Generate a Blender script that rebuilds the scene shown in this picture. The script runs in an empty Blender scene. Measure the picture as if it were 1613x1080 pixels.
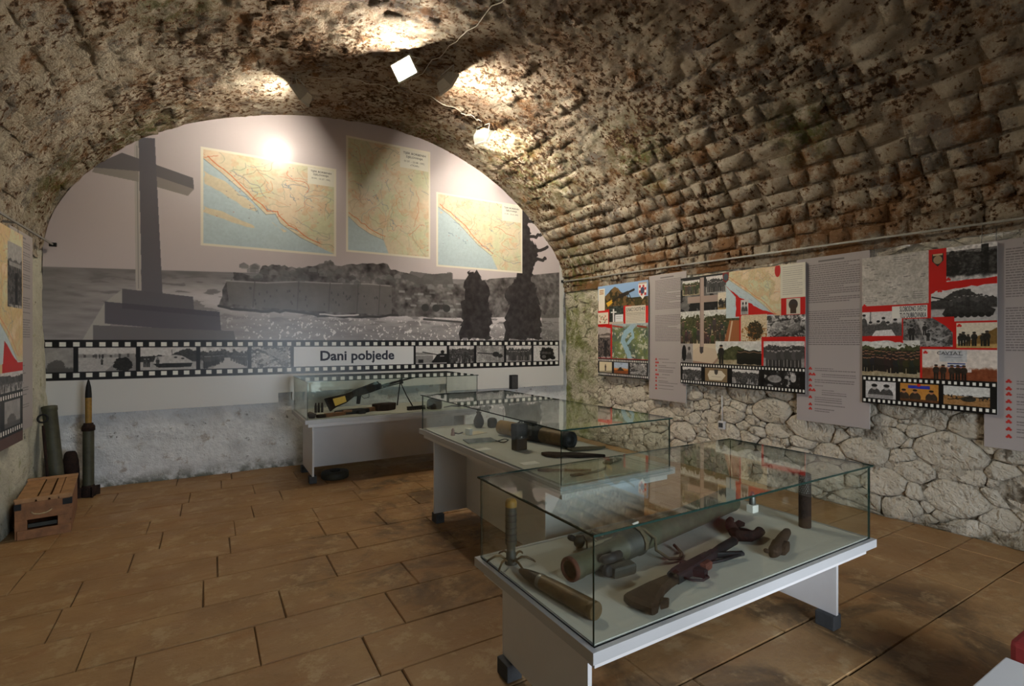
import bpy, bmesh, math, random
import numpy as np
from mathutils import Vector, Matrix, noise as mnoise

# ------------------------------------------------------------------ camera, sky, exposure
C = bpy.context.scene.collection
S = bpy.context.scene
cam_d = bpy.data.cameras.new('camera')
cam = bpy.data.objects.new('camera', cam_d)
C.objects.link(cam)
CAM = Vector((0.0, 0.0, 1.6))
YAW = 30.75
cam.location = CAM
cam.rotation_euler = (math.radians(90), 0, -math.radians(YAW))
cam_d.sensor_fit = 'HORIZONTAL'
cam_d.sensor_width = 36.0
cam_d.lens = 800.0 / 1613.0 * 36.0
cam_d.shift_y = -2.0 / 1613.0
cam_d.clip_start = 0.02
S.camera = cam

W = bpy.data.worlds.new('overcast_sky')
S.world = W
W.use_nodes = True
bg = W.node_tree.nodes['Background']
bg.inputs[0].default_value = (0.82, 0.91, 1.0, 1)
bg.inputs[1].default_value = 17.0           # daylight, reaches the room through the doorway behind the camera
S.view_settings.view_transform = 'Standard'
S.view_settings.look = 'None'
S.view_settings.gamma = 1.0
S.view_settings.use_curve_mapping = False
S.view_settings.exposure = 0.28
S.cycles.use_denoising = True
S.cycles.max_bounces = 10
S.cycles.diffuse_bounces = 4
S.cycles.glossy_bounces = 5
S.cycles.transparent_max_bounces = 40
S.cycles.caustics_reflective = False
S.cycles.caustics_refractive = False
S.cycles.sample_clamp_indirect = 4.0
LAMP = 480.0                                # emission strength of the floodlight tubes
pd = bpy.data.lights.new('doorway_daylight', 'AREA')
pd.shape = 'RECTANGLE'; pd.size = 1.7; pd.size_y = 2.3
pd.cycles.is_portal = True                  # guides sampling of the sky through the open doorway
po = bpy.data.objects.new('doorway_daylight', pd)
po.location = (1.85, -1.58, 1.15)
po.rotation_euler = (math.radians(90), 0, 0)
C.objects.link(po)

R = random.Random(7)
NR = np.random.RandomState(5)
D2R = math.radians

# ------------------------------------------------------------------ materials
class NT:
    def __init__(s, name):
        s.m = bpy.data.materials.new(name); s.m.use_nodes = True
        s.t = s.m.node_tree; s.n = s.t.nodes; s.l = s.t.links
        s.n.clear()
        s.out = s.n.new('ShaderNodeOutputMaterial')
    def add(s, typ, ins=None, **props):
        nd = s.n.new('ShaderNode' + typ)
        for k, v in props.items(): setattr(nd, k, v)
        for k, v in (ins or {}).items():
            if isinstance(v, bpy.types.NodeSocket): s.l.new(v, nd.inputs[k])
            else: nd.inputs[k].default_value = v
        return nd
    def pos(s):
        return s.add('NewGeometry').outputs['Position']
    def noise(s, scale, detail=4, rough=0.6, vec=None, dist=0.0):
        return s.add('TexNoise', {'Vector': vec if vec is not None else s.pos(), 'Scale': scale, 'Detail': detail,
                                  'Roughness': rough, 'Distortion': dist}).outputs['Fac']
    def ramp(s, fac, lo, hi):
        return s.add('MapRange', {'Value': fac, 'From Min': lo, 'From Max': hi}, clamp=True).outputs['Result']
    def math(s, op, a, b=0.0):
        return s.add('Math', {0: a, 1: b}, operation=op).outputs[0]
    def mix(s, fac, a, b):
        nd = s.add('Mix', {'Factor': fac}, data_type='RGBA')
        for i, v in ((6, a), (7, b)):
            if isinstance(v, bpy.types.NodeSocket): s.l.new(v, nd.inputs[i])
            else: nd.inputs[i].default_value = (*v, 1) if len(v) == 3 else v
        return nd.outputs[2]
    def near(s, p, r):                       # 1 at a place in the room, 0 beyond radius r
        d = s.add('VectorMath', {0: s.pos(), 1: p}, operation='DISTANCE').outputs['Value']
        return s.ramp(d, r, r * 0.25)
    def bump(s, h, strength=0.5, dist=0.02, normal=None):
        ins = {'Height': h, 'Strength': strength, 'Distance': dist}
        if normal is not None: ins['Normal'] = normal
        return s.add('Bump', ins).outputs['Normal']
    def principled(s, col, rough=0.6, metal=0.0, normal=None, spec=0.5):
        b = s.add('BsdfPrincipled')
        for k, v in (('Base Color', col), ('Roughness', rough), ('Metallic', metal), ('Specular IOR Level', spec)):
            if isinstance(v, bpy.types.NodeSocket): s.l.new(v, b.inputs[k])
            elif k == 'Base Color': b.inputs[k].default_value = (*v[:3], 1)
            else: b.inputs[k].default_value = v
        if normal is not None: s.l.new(normal, b.inputs['Normal'])
        s.l.new(b.outputs[0], s.out.inputs[0])
        return s.m

def mat(name, col, rough=0.6, metal=0.0, var=0.25, scale=25.0, bump=0.0, bdist=0.004, col2=None, spec=0.5):
    """a plain surface: colour with mottled variation and a little relief"""
    t = NT(name)
    tc = t.add('TexCoord').outputs['Object']
    f = t.noise(scale, 5, 0.65, tc)
    c2 = col2 if col2 else tuple(max(0, k * (1 - var)) for k in col)
    c = t.mix(t.ramp(f, 0.35, 0.68), col, c2)
    nrm = t.bump(t.noise(scale * 3, 4, 0.6, tc), bump, bdist) if bump else None
    return t.principled(c, rough, metal, nrm, spec)

def vault_mat(name, mortar=False):
    t = NT(name)
    P = t.pos()
    big = t.noise(1.1, 5, 0.6)
    mid = t.noise(4.5, 7, 0.68)
    fine = t.noise(22, 8, 0.7)
    rnd = t.add('NewGeometry').outputs['Random Per Island']
    beige, pale, grey, rust = (0.53, 0.455, 0.34), (0.68, 0.62, 0.50), (0.25, 0.235, 0.21), (0.27, 0.125, 0.045)
    c = t.mix(t.ramp(mid, 0.42, 0.58), beige, pale)
    c = t.mix(t.ramp(t.noise(3.1, 6, 0.7), 0.53, 0.60), c, grey)
    if not mortar:
        c = t.mix(t.math('MULTIPLY', rnd, 0.5), c, (0.33, 0.25, 0.17))
    # rust-brown staining, heavier along the right spring of the vault
    sx = t.add('SeparateXYZ', {0: P})
    low = t.math('MULTIPLY', t.ramp(sx.outputs['Z'], 3.7, 2.7), t.ramp(sx.outputs['X'], 3.8, 4.8))
    thr = t.math('ADD', t.noise(2.6, 7, 0.72), t.math('MULTIPLY', low, 0.07))
    c = t.mix(t.math('MULTIPLY', t.ramp(thr, 0.54, 0.64), 0.85 if not mortar else 0.95), c, rust)
    crown = t.math('MULTIPLY', t.ramp(sx.outputs['Z'], 3.9, 4.5), t.ramp(t.noise(1.7, 6, 0.7), 0.38, 0.62))
    c = t.mix(t.math('MULTIPLY', crown, 0.55), c, (0.24, 0.125, 0.07))
    # moss in the damp places
    m = t.near((3.9, 6.2, 3.9), 1.3)
    for p, r in (((4.3, 4.4, 3.75), 0.8), ((5.2, 6.6, 2.7), 0.9), ((-0.7, 7.0, 3.9), 0.9), ((-1.3, 6.6, 3.2), 0.6),
                 ((2.6, 6.9, 4.5), 0.7), ((4.6, 2.6, 3.5), 0.5), ((-0.2, 4.6, 4.15), 0.5)):
        m = t.math('MAXIMUM', m, t.near(p, r))
    mm = t.math('MULTIPLY', m, t.ramp(t.noise(7, 7, 0.72), 0.42, 0.56))
    c = t.mix(t.math('MULTIPLY', mm, 0.85), c, (0.105, 0.115, 0.022))
    # eroded pits
    zone = t.math('ADD', t.math('MULTIPLY', t.noise(1.6, 4, 0.6), 0.42), t.math('MULTIPLY', t.ramp(sx.outputs['Z'], 3.3, 4.3), 0.05))
    pn = t.math('ADD', t.noise(19.0, 6, 0.66), zone)
    c = t.mix(t.math('MULTIPLY', t.ramp(pn, 0.765, 0.81), 0.75), c, (0.27, 0.135, 0.06))
    pit = t.ramp(pn, 0.815, 0.865)
    c = t.mix(t.math('MULTIPLY', pit, 0.88), c, (0.060, 0.032, 0.017))
    c = t.mix(t.ramp(fine, 0.60, 0.74), c, (0.13, 0.095, 0.06))
    if mortar:
        c = t.mix(t.math('ADD', 0.15, t.math('MULTIPLY', t.ramp(sx.outputs['X'], 4.0, 4.9), 0.30)), c, (0.15, 0.075, 0.032))
    h = t.math('ADD', t.math('ADD', fine, t.math('MULTIPLY', mid, 0.8)), t.math('MULTIPLY', pit, -1.3))
    return t.principled(c, 0.95, 0, t.bump(h, 1.0, 0.06), 0.15)

def rubble_mat(name, mortar=False):
    t = NT(name)
    P = t.pos()
    rnd = t.add('NewGeometry').outputs['Random Per Island']
    fine = t.noise(24, 8, 0.68); mid = t.noise(5, 6, 0.65)
    if mortar:
        c = t.mix(t.ramp(mid, 0.40, 0.56), (0.11, 0.085, 0.055), (0.60, 0.53, 0.42))
    else:
        c = t.mix(t.ramp(mid, 0.36, 0.64), (0.86, 0.79, 0.66), (0.74, 0.66, 0.53))
        c = t.mix(t.math('MULTIPLY', rnd, 0.4), c, (0.60, 0.52, 0.40))
        c = t.mix(t.math('MULTIPLY', t.ramp(t.noise(13, 6, 0.7), 0.56, 0.68), 0.8), c, (0.30, 0.24, 0.165))
    sx = t.add('SeparateXYZ', {0: P})
    top = t.math('MULTIPLY', t.ramp(sx.outputs['Z'], 2.0, 2.5), t.ramp(t.noise(3, 5, 0.65), 0.52, 0.62))
    c = t.mix(t.math('MULTIPLY', top, 0.35), c, (0.33, 0.20, 0.09))
    corner = t.ramp(sx.outputs['Y'], 5.95, 6.75)
    c = t.mix(t.math('MULTIPLY', corner, 0.75), c, (0.52, 0.49, 0.35))
    moss = t.math('MULTIPLY', corner, t.ramp(t.noise(3.4, 7, 0.7), 0.43, 0.58))
    c = t.mix(t.math('MULTIPLY', moss, 0.85), c, (0.16, 0.185, 0.035))
    if mortar: c = t.mix(t.ramp(sx.outputs['Z'], 2.22, 2.38), c, (0.62, 0.56, 0.45))
    foot = t.math('MULTIPLY', t.ramp(sx.outputs['Z'], 0.22, 0.0), t.ramp(t.noise(4, 5, 0.6), 0.42, 0.56))
    c = t.mix(t.math('MULTIPLY', foot, 0.7), c, (0.16, 0.13, 0.07))
    c = t.mix(t.math('MULTIPLY', t.ramp(t.noise(7.5, 5, 0.62), 0.60, 0.66), 0.75), c, (0.17, 0.13, 0.085))
    h = t.math('ADD', t.math('MULTIPLY', fine, 0.8), t.math('ADD', t.math('MULTIPLY', mid, 0.9), t.math('MULTIPLY', t.noise(11, 3, 0.55, None, 0.8), 1.4)))
    return t.principled(c, 0.95, 0, t.bump(h, 1.0, 0.065), 0.15)

def plaster_mat(name, white, stain):
    t = NT(name)
    fine = t.noise(18, 8, 0.7); mid = t.noise(3.2, 6, 0.66, None, 0.3)
    c = t.mix(t.ramp(mid, 0.40, 0.66), white, tuple(k * 0.78 for k in white))
    c = t.mix(t.math('MULTIPLY', t.ramp(t.noise(5.2, 7, 0.72), 0.57, 0.66), 0.8), c, stain)
    c = t.mix(t.math('MULTIPLY', t.ramp(t.noise(9, 6, 0.7), 0.63, 0.69), 0.9), c, (0.05, 0.05, 0.035))
    sz = t.add('SeparateXYZ', {0: t.pos()}).outputs['Z']
    foot = t.math('MULTIPLY', t.ramp(sz, 0.16, 0.0), t.ramp(t.noise(7, 5, 0.65), 0.40, 0.56))
    c = t.mix(t.math('MULTIPLY', foot, 0.85), c, (0.06, 0.065, 0.03))
    h = t.math('ADD', fine, t.math('MULTIPLY', t.noise(7, 5, 0.6), 1.4))
    return t.principled(c, 0.95, 0, t.bump(h, 0.85, 0.035), 0.15)

def tile_mat():
    t = NT('floor_stone')
    P = t.pos()
    rnd = t.add('ObjectInfo').outputs['Random']
    mid = t.noise(2.2, 7, 0.66); fine = t.noise(16, 8, 0.7)
    streak = t.noise(3.0, 6, 0.65, t.add('VectorMath', {0: P, 1: (0.5, 2.6, 1)}, operation='MULTIPLY').outputs[0])
    c = t.mix(t.ramp(mid, 0.36, 0.64), (0.32, 0.190, 0.078), (0.225, 0.122, 0.047))
    c = t.mix(t.math('MULTIPLY', rnd, 0.75), c, (0.285, 0.165, 0.07))
    c = t.mix(t.math('MULTIPLY', t.ramp(streak, 0.52, 0.66), 0.6), c, (0.24, 0.11, 0.035))
    c = t.mix(t.math('MULTIPLY', t.ramp(fine, 0.57, 0.72), 0.6), c, (0.15, 0.08, 0.03))
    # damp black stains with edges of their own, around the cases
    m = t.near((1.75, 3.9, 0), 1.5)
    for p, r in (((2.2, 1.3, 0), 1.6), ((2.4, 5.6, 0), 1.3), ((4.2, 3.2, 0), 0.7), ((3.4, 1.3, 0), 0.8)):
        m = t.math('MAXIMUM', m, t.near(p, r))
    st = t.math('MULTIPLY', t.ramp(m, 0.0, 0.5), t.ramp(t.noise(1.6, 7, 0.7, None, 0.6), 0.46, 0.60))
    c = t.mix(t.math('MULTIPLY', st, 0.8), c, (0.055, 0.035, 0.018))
    blot = t.noise(5.5, 7, 0.72)
    c = t.mix(t.math('MULTIPLY', t.ramp(blot, 0.53, 0.63), 0.75), c, (0.38, 0.265, 0.135))
    c = t.mix(t.math('MULTIPLY', t.ramp(t.noise(0.9, 5, 0.65), 0.48, 0.66), 0.45), c, (0.16, 0.08, 0.03))
    h = t.math('ADD', fine, t.math('MULTIPLY', mid, 0.6))
    rg = t.ramp(t.noise(2.5, 5, 0.6), 0.3, 0.7)
    rough = t.math('ADD', t.math('MULTIPLY', rg, 0.3), 0.42)
    return t.principled(c, rough, 0, t.bump(h, 0.5, 0.012), 0.4)

def glass_mat():
    t = NT('clear_glass')
    g = t.add('NewGeometry')
    d = t.add('VectorMath', {0: g.outputs['Normal'], 1: g.outputs['Incoming']}, operation='DOT_PRODUCT').outputs['Value']
    k = t.math('SUBTRACT', 1.0, t.math('ABSOLUTE', d))
    f = t.math('ADD', t.math('MULTIPLY', t.math('POWER', k, 5.0), 0.96), 0.040)
    tr = t.add('BsdfTransparent', {'Color': (0.965, 0.985, 0.972, 1)})
    gl = t.add('BsdfGlossy', {'Color': (0.97, 1, 0.98, 1), 'Roughness': 0.0})
    mx = t.add('MixShader', {0: f, 1: tr.outputs[0], 2: gl.outputs[0]})
    t.l.new(mx.outputs[0], t.out.inputs[0])
    return t.m

def emit_mat(name, col, strength):
    t = NT(name)
    e = t.add('Emission', {'Color': (*col, 1), 'Strength': strength})
    t.l.new(e.outputs[0], t.out.inputs[0])
    return t.m

def print_mat(name, img, rough=0.35):
    t = NT(name)
    uv = t.add('TexCoord').outputs['UV']
    tx = t.add('TexImage', {'Vector': uv}, image=img, extension='EXTEND', interpolation='Cubic')
    return t.principled(tx.outputs['Color'], rough, 0, None, 0.4)

M = {}
M['vault'] = vault_mat('vault_stone')
M['vault_mortar'] = vault_mat('vault_mortar', True)
M['rubble'] = rubble_mat('whitewashed_rubble')
M['rubble_mortar'] = rubble_mat('rubble_joint', True)
M['plaster'] = plaster_mat('rough_whitewash', (0.82, 0.835, 0.84), (0.40, 0.34, 0.29))
M['plaster_left'] = plaster_mat('rough_cream_wash', (0.62, 0.60, 0.48), (0.36, 0.36, 0.20))
M['tile'] = tile_mat()
M['floor_joint'] = mat('floor_joint', (0.13, 0.075, 0.033), 0.9, var=0.5, scale=9)
M['glass'] = glass_mat()
M['glass_edge'] = mat('glass_edge', (0.012, 0.035, 0.028), 0.15, var=0.1, scale=3)
M['laminate'] = mat('white_laminate', (0.43, 0.43, 0.435), 0.42, var=0.04, scale=4)
M['leg_board'] = mat('grey_laminate', (0.62, 0.605, 0.605), 0.45, var=0.05, scale=4)
M['felt'] = mat('pale_lining', (0.44, 0.43, 0.375), 0.8, var=0.06, scale=8)
M['block'] = mat('dark_rubber', (0.045, 0.047, 0.05), 0.75, var=0.3, scale=30, bump=0.3)
M['olive'] = mat('olive_paint', (0.055, 0.056, 0.030), 0.62, var=0.4, scale=14, bump=0.3, col2=(0.032, 0.030, 0.017))
M['olive_dark'] = mat('dark_olive_paint', (0.026, 0.027, 0.018), 0.65, var=0.5, scale=16, bump=0.3)
M['rust'] = mat('rusted_iron', (0.030, 0.016, 0.011), 0.9, var=0.5, scale=22, bump=0.9, bdist=0.008, col2=(0.013, 0.008, 0.007), spec=0.2)
M['rust_red'] = mat('red_rust', (0.10, 0.034, 0.02), 0.85, var=0.5, scale=30, bump=0.7, spec=0.25)
M['black_metal'] = mat('blackened_steel', (0.0075, 0.0075, 0.008), 0.62, var=0.4, scale=22, bump=0.3, spec=0.3)
M['steel'] = mat('worn_steel', (0.20, 0.20, 0.19), 0.4, 0.8, var=0.3, scale=20)
M['alu'] = mat('dull_aluminium', (0.46, 0.46, 0.45), 0.4, 0.7, var=0.1, scale=12)
M['rail'] = mat('weathered_aluminium', (0.30, 0.29, 0.26), 0.5, 0.5, var=0.2, scale=12)
M['back_wall'] = mat('dark_rubble', (0.17, 0.145, 0.115), 0.95, var=0.5, scale=4, bump=0.6, bdist=0.02)
M['sky_block'] = mat('sky_block_paving', (0.13, 0.125, 0.115), 0.9, var=0.3, scale=2)  # dark surface of the added ground beyond the doorway
M['brass'] = mat('tarnished_brass', (0.115, 0.070, 0.026), 0.5, 0.4, var=0.4, scale=18, bump=0.25, col2=(0.055, 0.035, 0.016))
M['brass_tip'] = mat('dark_fuse_metal', (0.030, 0.022, 0.016), 0.55, 0.3, var=0.4, scale=30, bump=0.3)
M['yellow'] = mat('ochre_paint', (0.30, 0.165, 0.025), 0.6, var=0.4, scale=25, bump=0.2)
M['label_yellow'] = mat('yellow_label', (0.72, 0.43, 0.03), 0.5, var=0.12, scale=30)
M['wood_dark'] = mat('dark_gunstock_wood', (0.019, 0.010, 0.006), 0.8, var=0.5, scale=16, bump=0.6, spec=0.12)
M['wood_red'] = mat('reddish_gunstock_wood', (0.22, 0.085, 0.025), 0.55, var=0.6, scale=18, bump=0.3)
M['crate'] = mat('crate_wood', (0.27, 0.115, 0.042), 0.7, var=0.45, scale=11, bump=0.5)
M['crate_light'] = mat('crate_lid_wood', (0.42, 0.22, 0.09), 0.7, var=0.4, scale=11, bump=0.5)
M['rope'] = mat('pale_rope', (0.42, 0.30, 0.16), 0.9, var=0.3, scale=60, bump=0.6)
M['canvas'] = mat('olive_canvas', (0.085, 0.066, 0.034), 0.95, var=0.35, scale=40, bump=0.5)
M['leather'] = mat('black_leather', (0.007, 0.006, 0.0055), 0.6, var=0.4, scale=30, bump=0.3, spec=0.3)
M['paper'] = mat('white_paper', (0.72, 0.70, 0.64), 0.8, var=0.06, scale=20)
M['card'] = mat('cream_card', (0.58, 0.49, 0.33), 0.8, var=0.12, scale=20)
M['booklet'] = mat('slate_booklet', (0.115, 0.13, 0.13), 0.6, var=0.3, scale=20)
M['pink'] = mat('dusty_pink_clay', (0.36, 0.19, 0.15), 0.8, var=0.3, scale=40)
M['clay'] = mat('dark_clay', (0.075, 0.055, 0.045), 0.8, var=0.4, scale=25, bump=0.4)
M['white_paint'] = mat('cream_enamel', (0.56, 0.545, 0.48), 0.4, var=0.05, scale=10)
M['orange'] = mat('orange_sticker', (0.62, 0.30, 0.06), 0.6, var=0.15, scale=30)
M['cable'] = mat('cream_cable', (0.60, 0.55, 0.46), 0.6, var=0.1, scale=30)
M['foam'] = mat('white_foam_board', (0.70, 0.70, 0.69), 0.55, var=0.04, scale=3)
M['ink'] = mat('dark_blue_ink', (0.010, 0.012, 0.030), 0.5, var=0.05)
M['ink_grey'] = mat('grey_ink', (0.06, 0.06, 0.06), 0.6, var=0.1)
M['red'] = mat('red_leatherette', (0.17, 0.012, 0.011), 0.6, var=0.25, scale=14, bump=0.2)
M['grenade'] = mat('dark_green_iron', (0.035, 0.036, 0.026), 0.6, var=0.4, scale=30, bump=0.4)
for _k in (0.45, 0.75, 1.0, 1.2): M['lamp%g' % _k] = emit_mat('lit_lamp_glass', (1.0, 0.90, 0.74), LAMP * _k)     # tubes of different strength

# ------------------------------------------------------------------ mesh helpers
class MB:
    """collects shapes and links them as ONE mesh object"""
    def __init__(s): s.v = []; s.f = []; s.mi = []; s.sm = []
    def add(s, vs, fs, T=None, mi=0, smooth=False):
        b = len(s.v)
        for p in vs:
            p = Vector(p); s.v.append(T @ p if T is not None else p)
        for f in fs:
            s.f.append(tuple(b + i for i in f)); s.mi.append(mi); s.sm.append(smooth)
        return s
    def box(s, lo, hi, T=None, bev=0.0, mi=0):
        x0, y0, z0 = lo; x1, y1, z1 = hi
        if bev <= 0:
            vs = [(x, y, z) for z in (z0, z1) for y in (y0, y1) for x in (x0, x1)]
            fs = [(0, 2, 3, 1), (4, 5, 7, 6), (0, 1, 5, 4), (2, 6, 7, 3), (0, 4, 6, 2), (1, 3, 7, 5)]
            return s.add(vs, fs, T, mi)
        bm = bmesh.new()
        bmesh.ops.create_cube(bm, size=1.0)
        for v in bm.verts:
            v.co = Vector(((x0 + x1) / 2 + v.co.x * (x1 - x0), (y0 + y1) / 2 + v.co.y * (y1 - y0), (z0 + z1) / 2 + v.co.z * (z1 - z0)))
        bmesh.ops.bevel(bm, geom=list(bm.edges), offset=bev, segments=2, affect='EDGES', profile=0.7)
        bm.verts.index_update()
        s.add([v.co.copy() for v in bm.verts], [[v.index for v in f.verts] for f in bm.faces], T, mi)
        bm.free(); return s
    def lathe(s, prof, n=20, T=None, mi=0, cap=True):
        """prof: (radius, height) list turned about local z"""
        vs = []; fs = []
        for r, h in prof:
            for i in range(n):
                a = 2 * math.pi * i / n
                vs.append((r * math.cos(a), r * math.sin(a), h))
        for j in range(len(prof) - 1):
            for i in range(n):
                k = (i + 1) % n
                fs.append((j * n + i, j * n + k, (j + 1) * n + k, (j + 1) * n + i))
        s.add(vs, fs, T, mi, True)
        if cap:
            for j, flip in ((0, True), (len(prof) - 1, False)):
                if prof[j][0] > 1e-4:
                    ring = [(prof[j][0] * math.cos(2 * math.pi * i / n), prof[j][0] * math.sin(2 * math.pi * i / n), prof[j][1]) for i in range(n)]
                    idx = list(range(n))
                    s.add(ring, [idx[::-1] if flip else idx], T, mi)
        return s
    def tube(s, pts, r, n=8, T=None, mi=0, closed=False):
        pts = [Vector(p) for p in pts]
        rs = r if isinstance(r, (list, tuple)) else [r] * len(pts)
        vs = []; fs = []; m = len(pts); up = None
        for j, p in enumerate(pts):
            if closed: d = pts[(j + 1) % m] - pts[j - 1]
            else: d = pts[min(j + 1, m - 1)] - pts[max(j - 1, 0)]
            d.normalize()
            if up is None:
                up = Vector((0, 0, 1)) if abs(d.z) < 0.9 else Vector((1, 0, 0))
            a = d.cross(up); a.normalize(); b = a.cross(d); b.normalize(); up = b
            for i in range(n):
                t = 2 * math.pi * i / n
                vs.append(p + a * (rs[j] * math.cos(t)) + b * (rs[j] * math.sin(t)))
        for j in range(m if closed else m - 1):
            q = (j + 1) % m
            for i in range(n):
                k = (i + 1) % n
                fs.append((j * n + i, q * n + i, q * n + k, j * n + k))
        if not closed:
            fs.append(tuple(range(n))); fs.append(tuple(range((m - 1) * n, m * n))[::-1])
        return s.add(vs, fs, T, mi, True)
    def prism(s, poly, h0, h1, T=None, mi=0, bev=0.0):
        """polygon in local xy, extruded from z=h0 to h1; bev rounds the rim"""
        n = len(poly)
        A = sum(poly[i][0] * poly[(i + 1) % n][1] - poly[(i + 1) % n][0] * poly[i][1] for i in range(n))
        if A < 0: poly = poly[::-1]
        if bev > 0:
            cx = sum(p[0] for p in poly) / n; cy = sum(p[1] for p in poly) / n
            ins = []
            for i in range(n):
                a = Vector(poly[i - 1]); b = Vector(poly[i]); c = Vector(poly[(i + 1) % n])
                e1 = (b - a).normalized(); e2 = (c - b).normalized()
                nn = Vector((-(e1.y + e2.y), e1.x + e2.x))
                if nn.length < 1e-5: nn = Vector((-e1.y, e1.x))
                nn.normalize()
                ins.append((b.x + nn.x * bev, b.y + nn.y * bev))
            rings = [(ins, h0), (poly, h0 + bev), (poly, h1 - bev), (ins, h1)]
        else:
            rings = [(poly, h0), (poly, h1)]
        vs = [(p[0], p[1], h) for pl, h in rings for p in pl]
        fs = [tuple(range(n))[::-1], tuple((len(rings) - 1) * n + i for i in range(n))]
        for j in range(len(rings) - 1):
            for i in range(n):
                k = (i + 1) % n
                fs.append((j * n + i, j * n + k, (j + 1) * n + k, (j + 1) * n + i))
        return s.add(vs, fs, T, mi)
    def ball(s, c, r, T=None, mi=0, n=12):
        rx, ry, rz = r if isinstance(r, (tuple, list)) else (r, r, r)
        vs = [(c[0], c[1], c[2] - rz)]; fs = []
        m = n // 2
        for j in range(1, m):
            t = math.pi * j / m
            for i in range(n):
                a = 2 * math.pi * i / n
                vs.append((c[0] + rx * math.sin(t) * math.cos(a), c[1] + ry * math.sin(t) * math.sin(a), c[2] - rz * math.cos(t)))
        vs.append((c[0], c[1], c[2] + rz)); L = len(vs) - 1
        for i in range(n):
            k = (i + 1) % n
            fs.append((0, 1 + k, 1 + i)); fs.append((L, L - n + i, L - n + k))
            for j in range(m - 2):
                fs.append((1 + j * n + i, 1 + j * n + k, 1 + (j + 1) * n + k, 1 + (j + 1) * n + i))
        return s.add(vs, fs, T, mi, True)
    def jag(s, amp, scale=30.0, seed=0.0):
        for v in s.v:
            q = v * scale + Vector((seed, seed * 1.7, seed * 0.3))
            v += Vector((mnoise.noise(q), mnoise.noise(q + Vector((9, 0, 0))), mnoise.noise(q + Vector((0, 9, 0))))) * amp
        return s
    def build(s, name, m, parent=None, origin=None, local=False):
        o0 = Vector(origin) if origin is not None else Vector((0, 0, 0))
        me = bpy.data.meshes.new(name)
        me.from_pydata([v - o0 for v in s.v], [], s.f)
        for mm in (m if isinstance(m, (list, tuple)) else [m]): me.materials.append(mm)
        me.polygons.foreach_set('material_index', s.mi)
        me.polygons.foreach_set('use_smooth', s.sm)
        me.update()
        o = bpy.data.objects.new(name, me)
        C.objects.link(o)
        o.location = o0
        if parent is not None: o.parent = parent
        return o

def tag(o, label=None, cat=None, group=None, kind=None):
    if label: o['label'] = label
    if cat: o['category'] = cat
    if group: o['group'] = group
    if kind: o['kind'] = kind
    return o
def thing(name, label, cat, loc=(0, 0, 0), rz=0.0, group=None):
    o = bpy.data.objects.new(name, None); C.objects.link(o)
    o.empty_display_size = 0.1
    o.location = loc; o.rotation_euler = (0, 0, rz)
    return tag(o, label, cat, group)
def copy_tree(o, parent=None):
    c = o.copy(); C.objects.link(c)
    if parent is not None: c.parent = parent
    for ch in list(o.children): copy_tree(ch, c)
    return c
def TR(loc=(0, 0, 0), rx=0, ry=0, rz=0):
    return Matrix.Translation(Vector(loc)) @ Matrix.Rotation(rz, 4, 'Z') @ Matrix.Rotation(ry, 4, 'Y') @ Matrix.Rotation(rx, 4, 'X')
def along(a, b, roll=0.0):
    """matrix taking local +z from a towards b"""
    a = Vector(a); d = (Vector(b) - a)
    return Matrix.Translation(a) @ d.to_track_quat('Z', 'Y').to_matrix().to_4x4() @ Matrix.Rotation(roll, 4, 'Z')
def fbm(p, sc, oct=4):
    return mnoise.fractal(Vector(p) * sc, 1.0, 2.0, oct)

# ------------------------------------------------------------------ the vaulted room
PROF = [(-1.50, 2.45), (-1.495, 2.62), (-1.43, 2.93), (-1.28, 3.235), (-1.07, 3.515), (-0.80, 3.785), (-0.445, 4.04), (0.0, 4.25), (0.617, 4.45),
        (1.2, 4.565), (1.85, 4.62), (2.4, 4.605), (3.038, 4.48), (3.797, 4.174), (4.388, 3.77), (4.894, 3.299), (5.158, 2.944), (5.25, 2.68), (5.265, 2.45)]
def _spline(P, n):
    out = []
    for i in range(len(P) - 1):
        p0 = Vector(P[max(i - 1, 0)]); p1 = Vector(P[i]); p2 = Vector(P[i + 1]); p3 = Vector(P[min(i + 2, len(P) - 1)])
        for k in range(n):
            t = k / n
            out.append(0.5 * (2 * p1 + (p2 - p0) * t + (2 * p0 - 5 * p1 + 4 * p2 - p3) * t * t + (3 * p1 - p0 - 3 * p2 + p3) * t ** 3))
    out.append(Vector(P[-1]))
    return out
_fine = _spline(PROF, 12)
_arc = [0.0]
for a, b in zip(_fine, _fine[1:]): _arc.append(_arc[-1] + (b - a).length)
ARC = _arc[-1]
_arc = np.array(_arc); _fx = np.array([p.x for p in _fine]); _fz = np.array([p.y for p in _fine])
def vault(s):
    """point (x, z) of the vault at arc length s and the normal into the room"""
    x = float(np.interp(s, _arc, _fx)); z = float(np.interp(s, _arc, _fz))
    x2 = float(np.interp(s + 0.05, _arc, _fx)); z2 = float(np.interp(s + 0.05, _arc, _fz))
    x1 = float(np.interp(s - 0.05, _arc, _fx)); z1 = float(np.interp(s - 0.05, _arc, _fz))
    t = Vector((x2 - x1, z2 - z1)).normalized()
    return x, z, Vector((t.y, -t.x))
def vpt(s, y, h):
    x, z, n = vault(s)
    return Vector((x + n.x * h, y, z + n.y * h))
def vdisp(p):
    lowr = min(1.0, max(0.0, (p.x - 4.1) / 0.8))        # the right spring keeps its clean courses
    return 0.016 * fbm(p, 2.2, 4) + (0.018 - 0.011 * lowr) * fbm(p, 10, 4)

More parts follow.
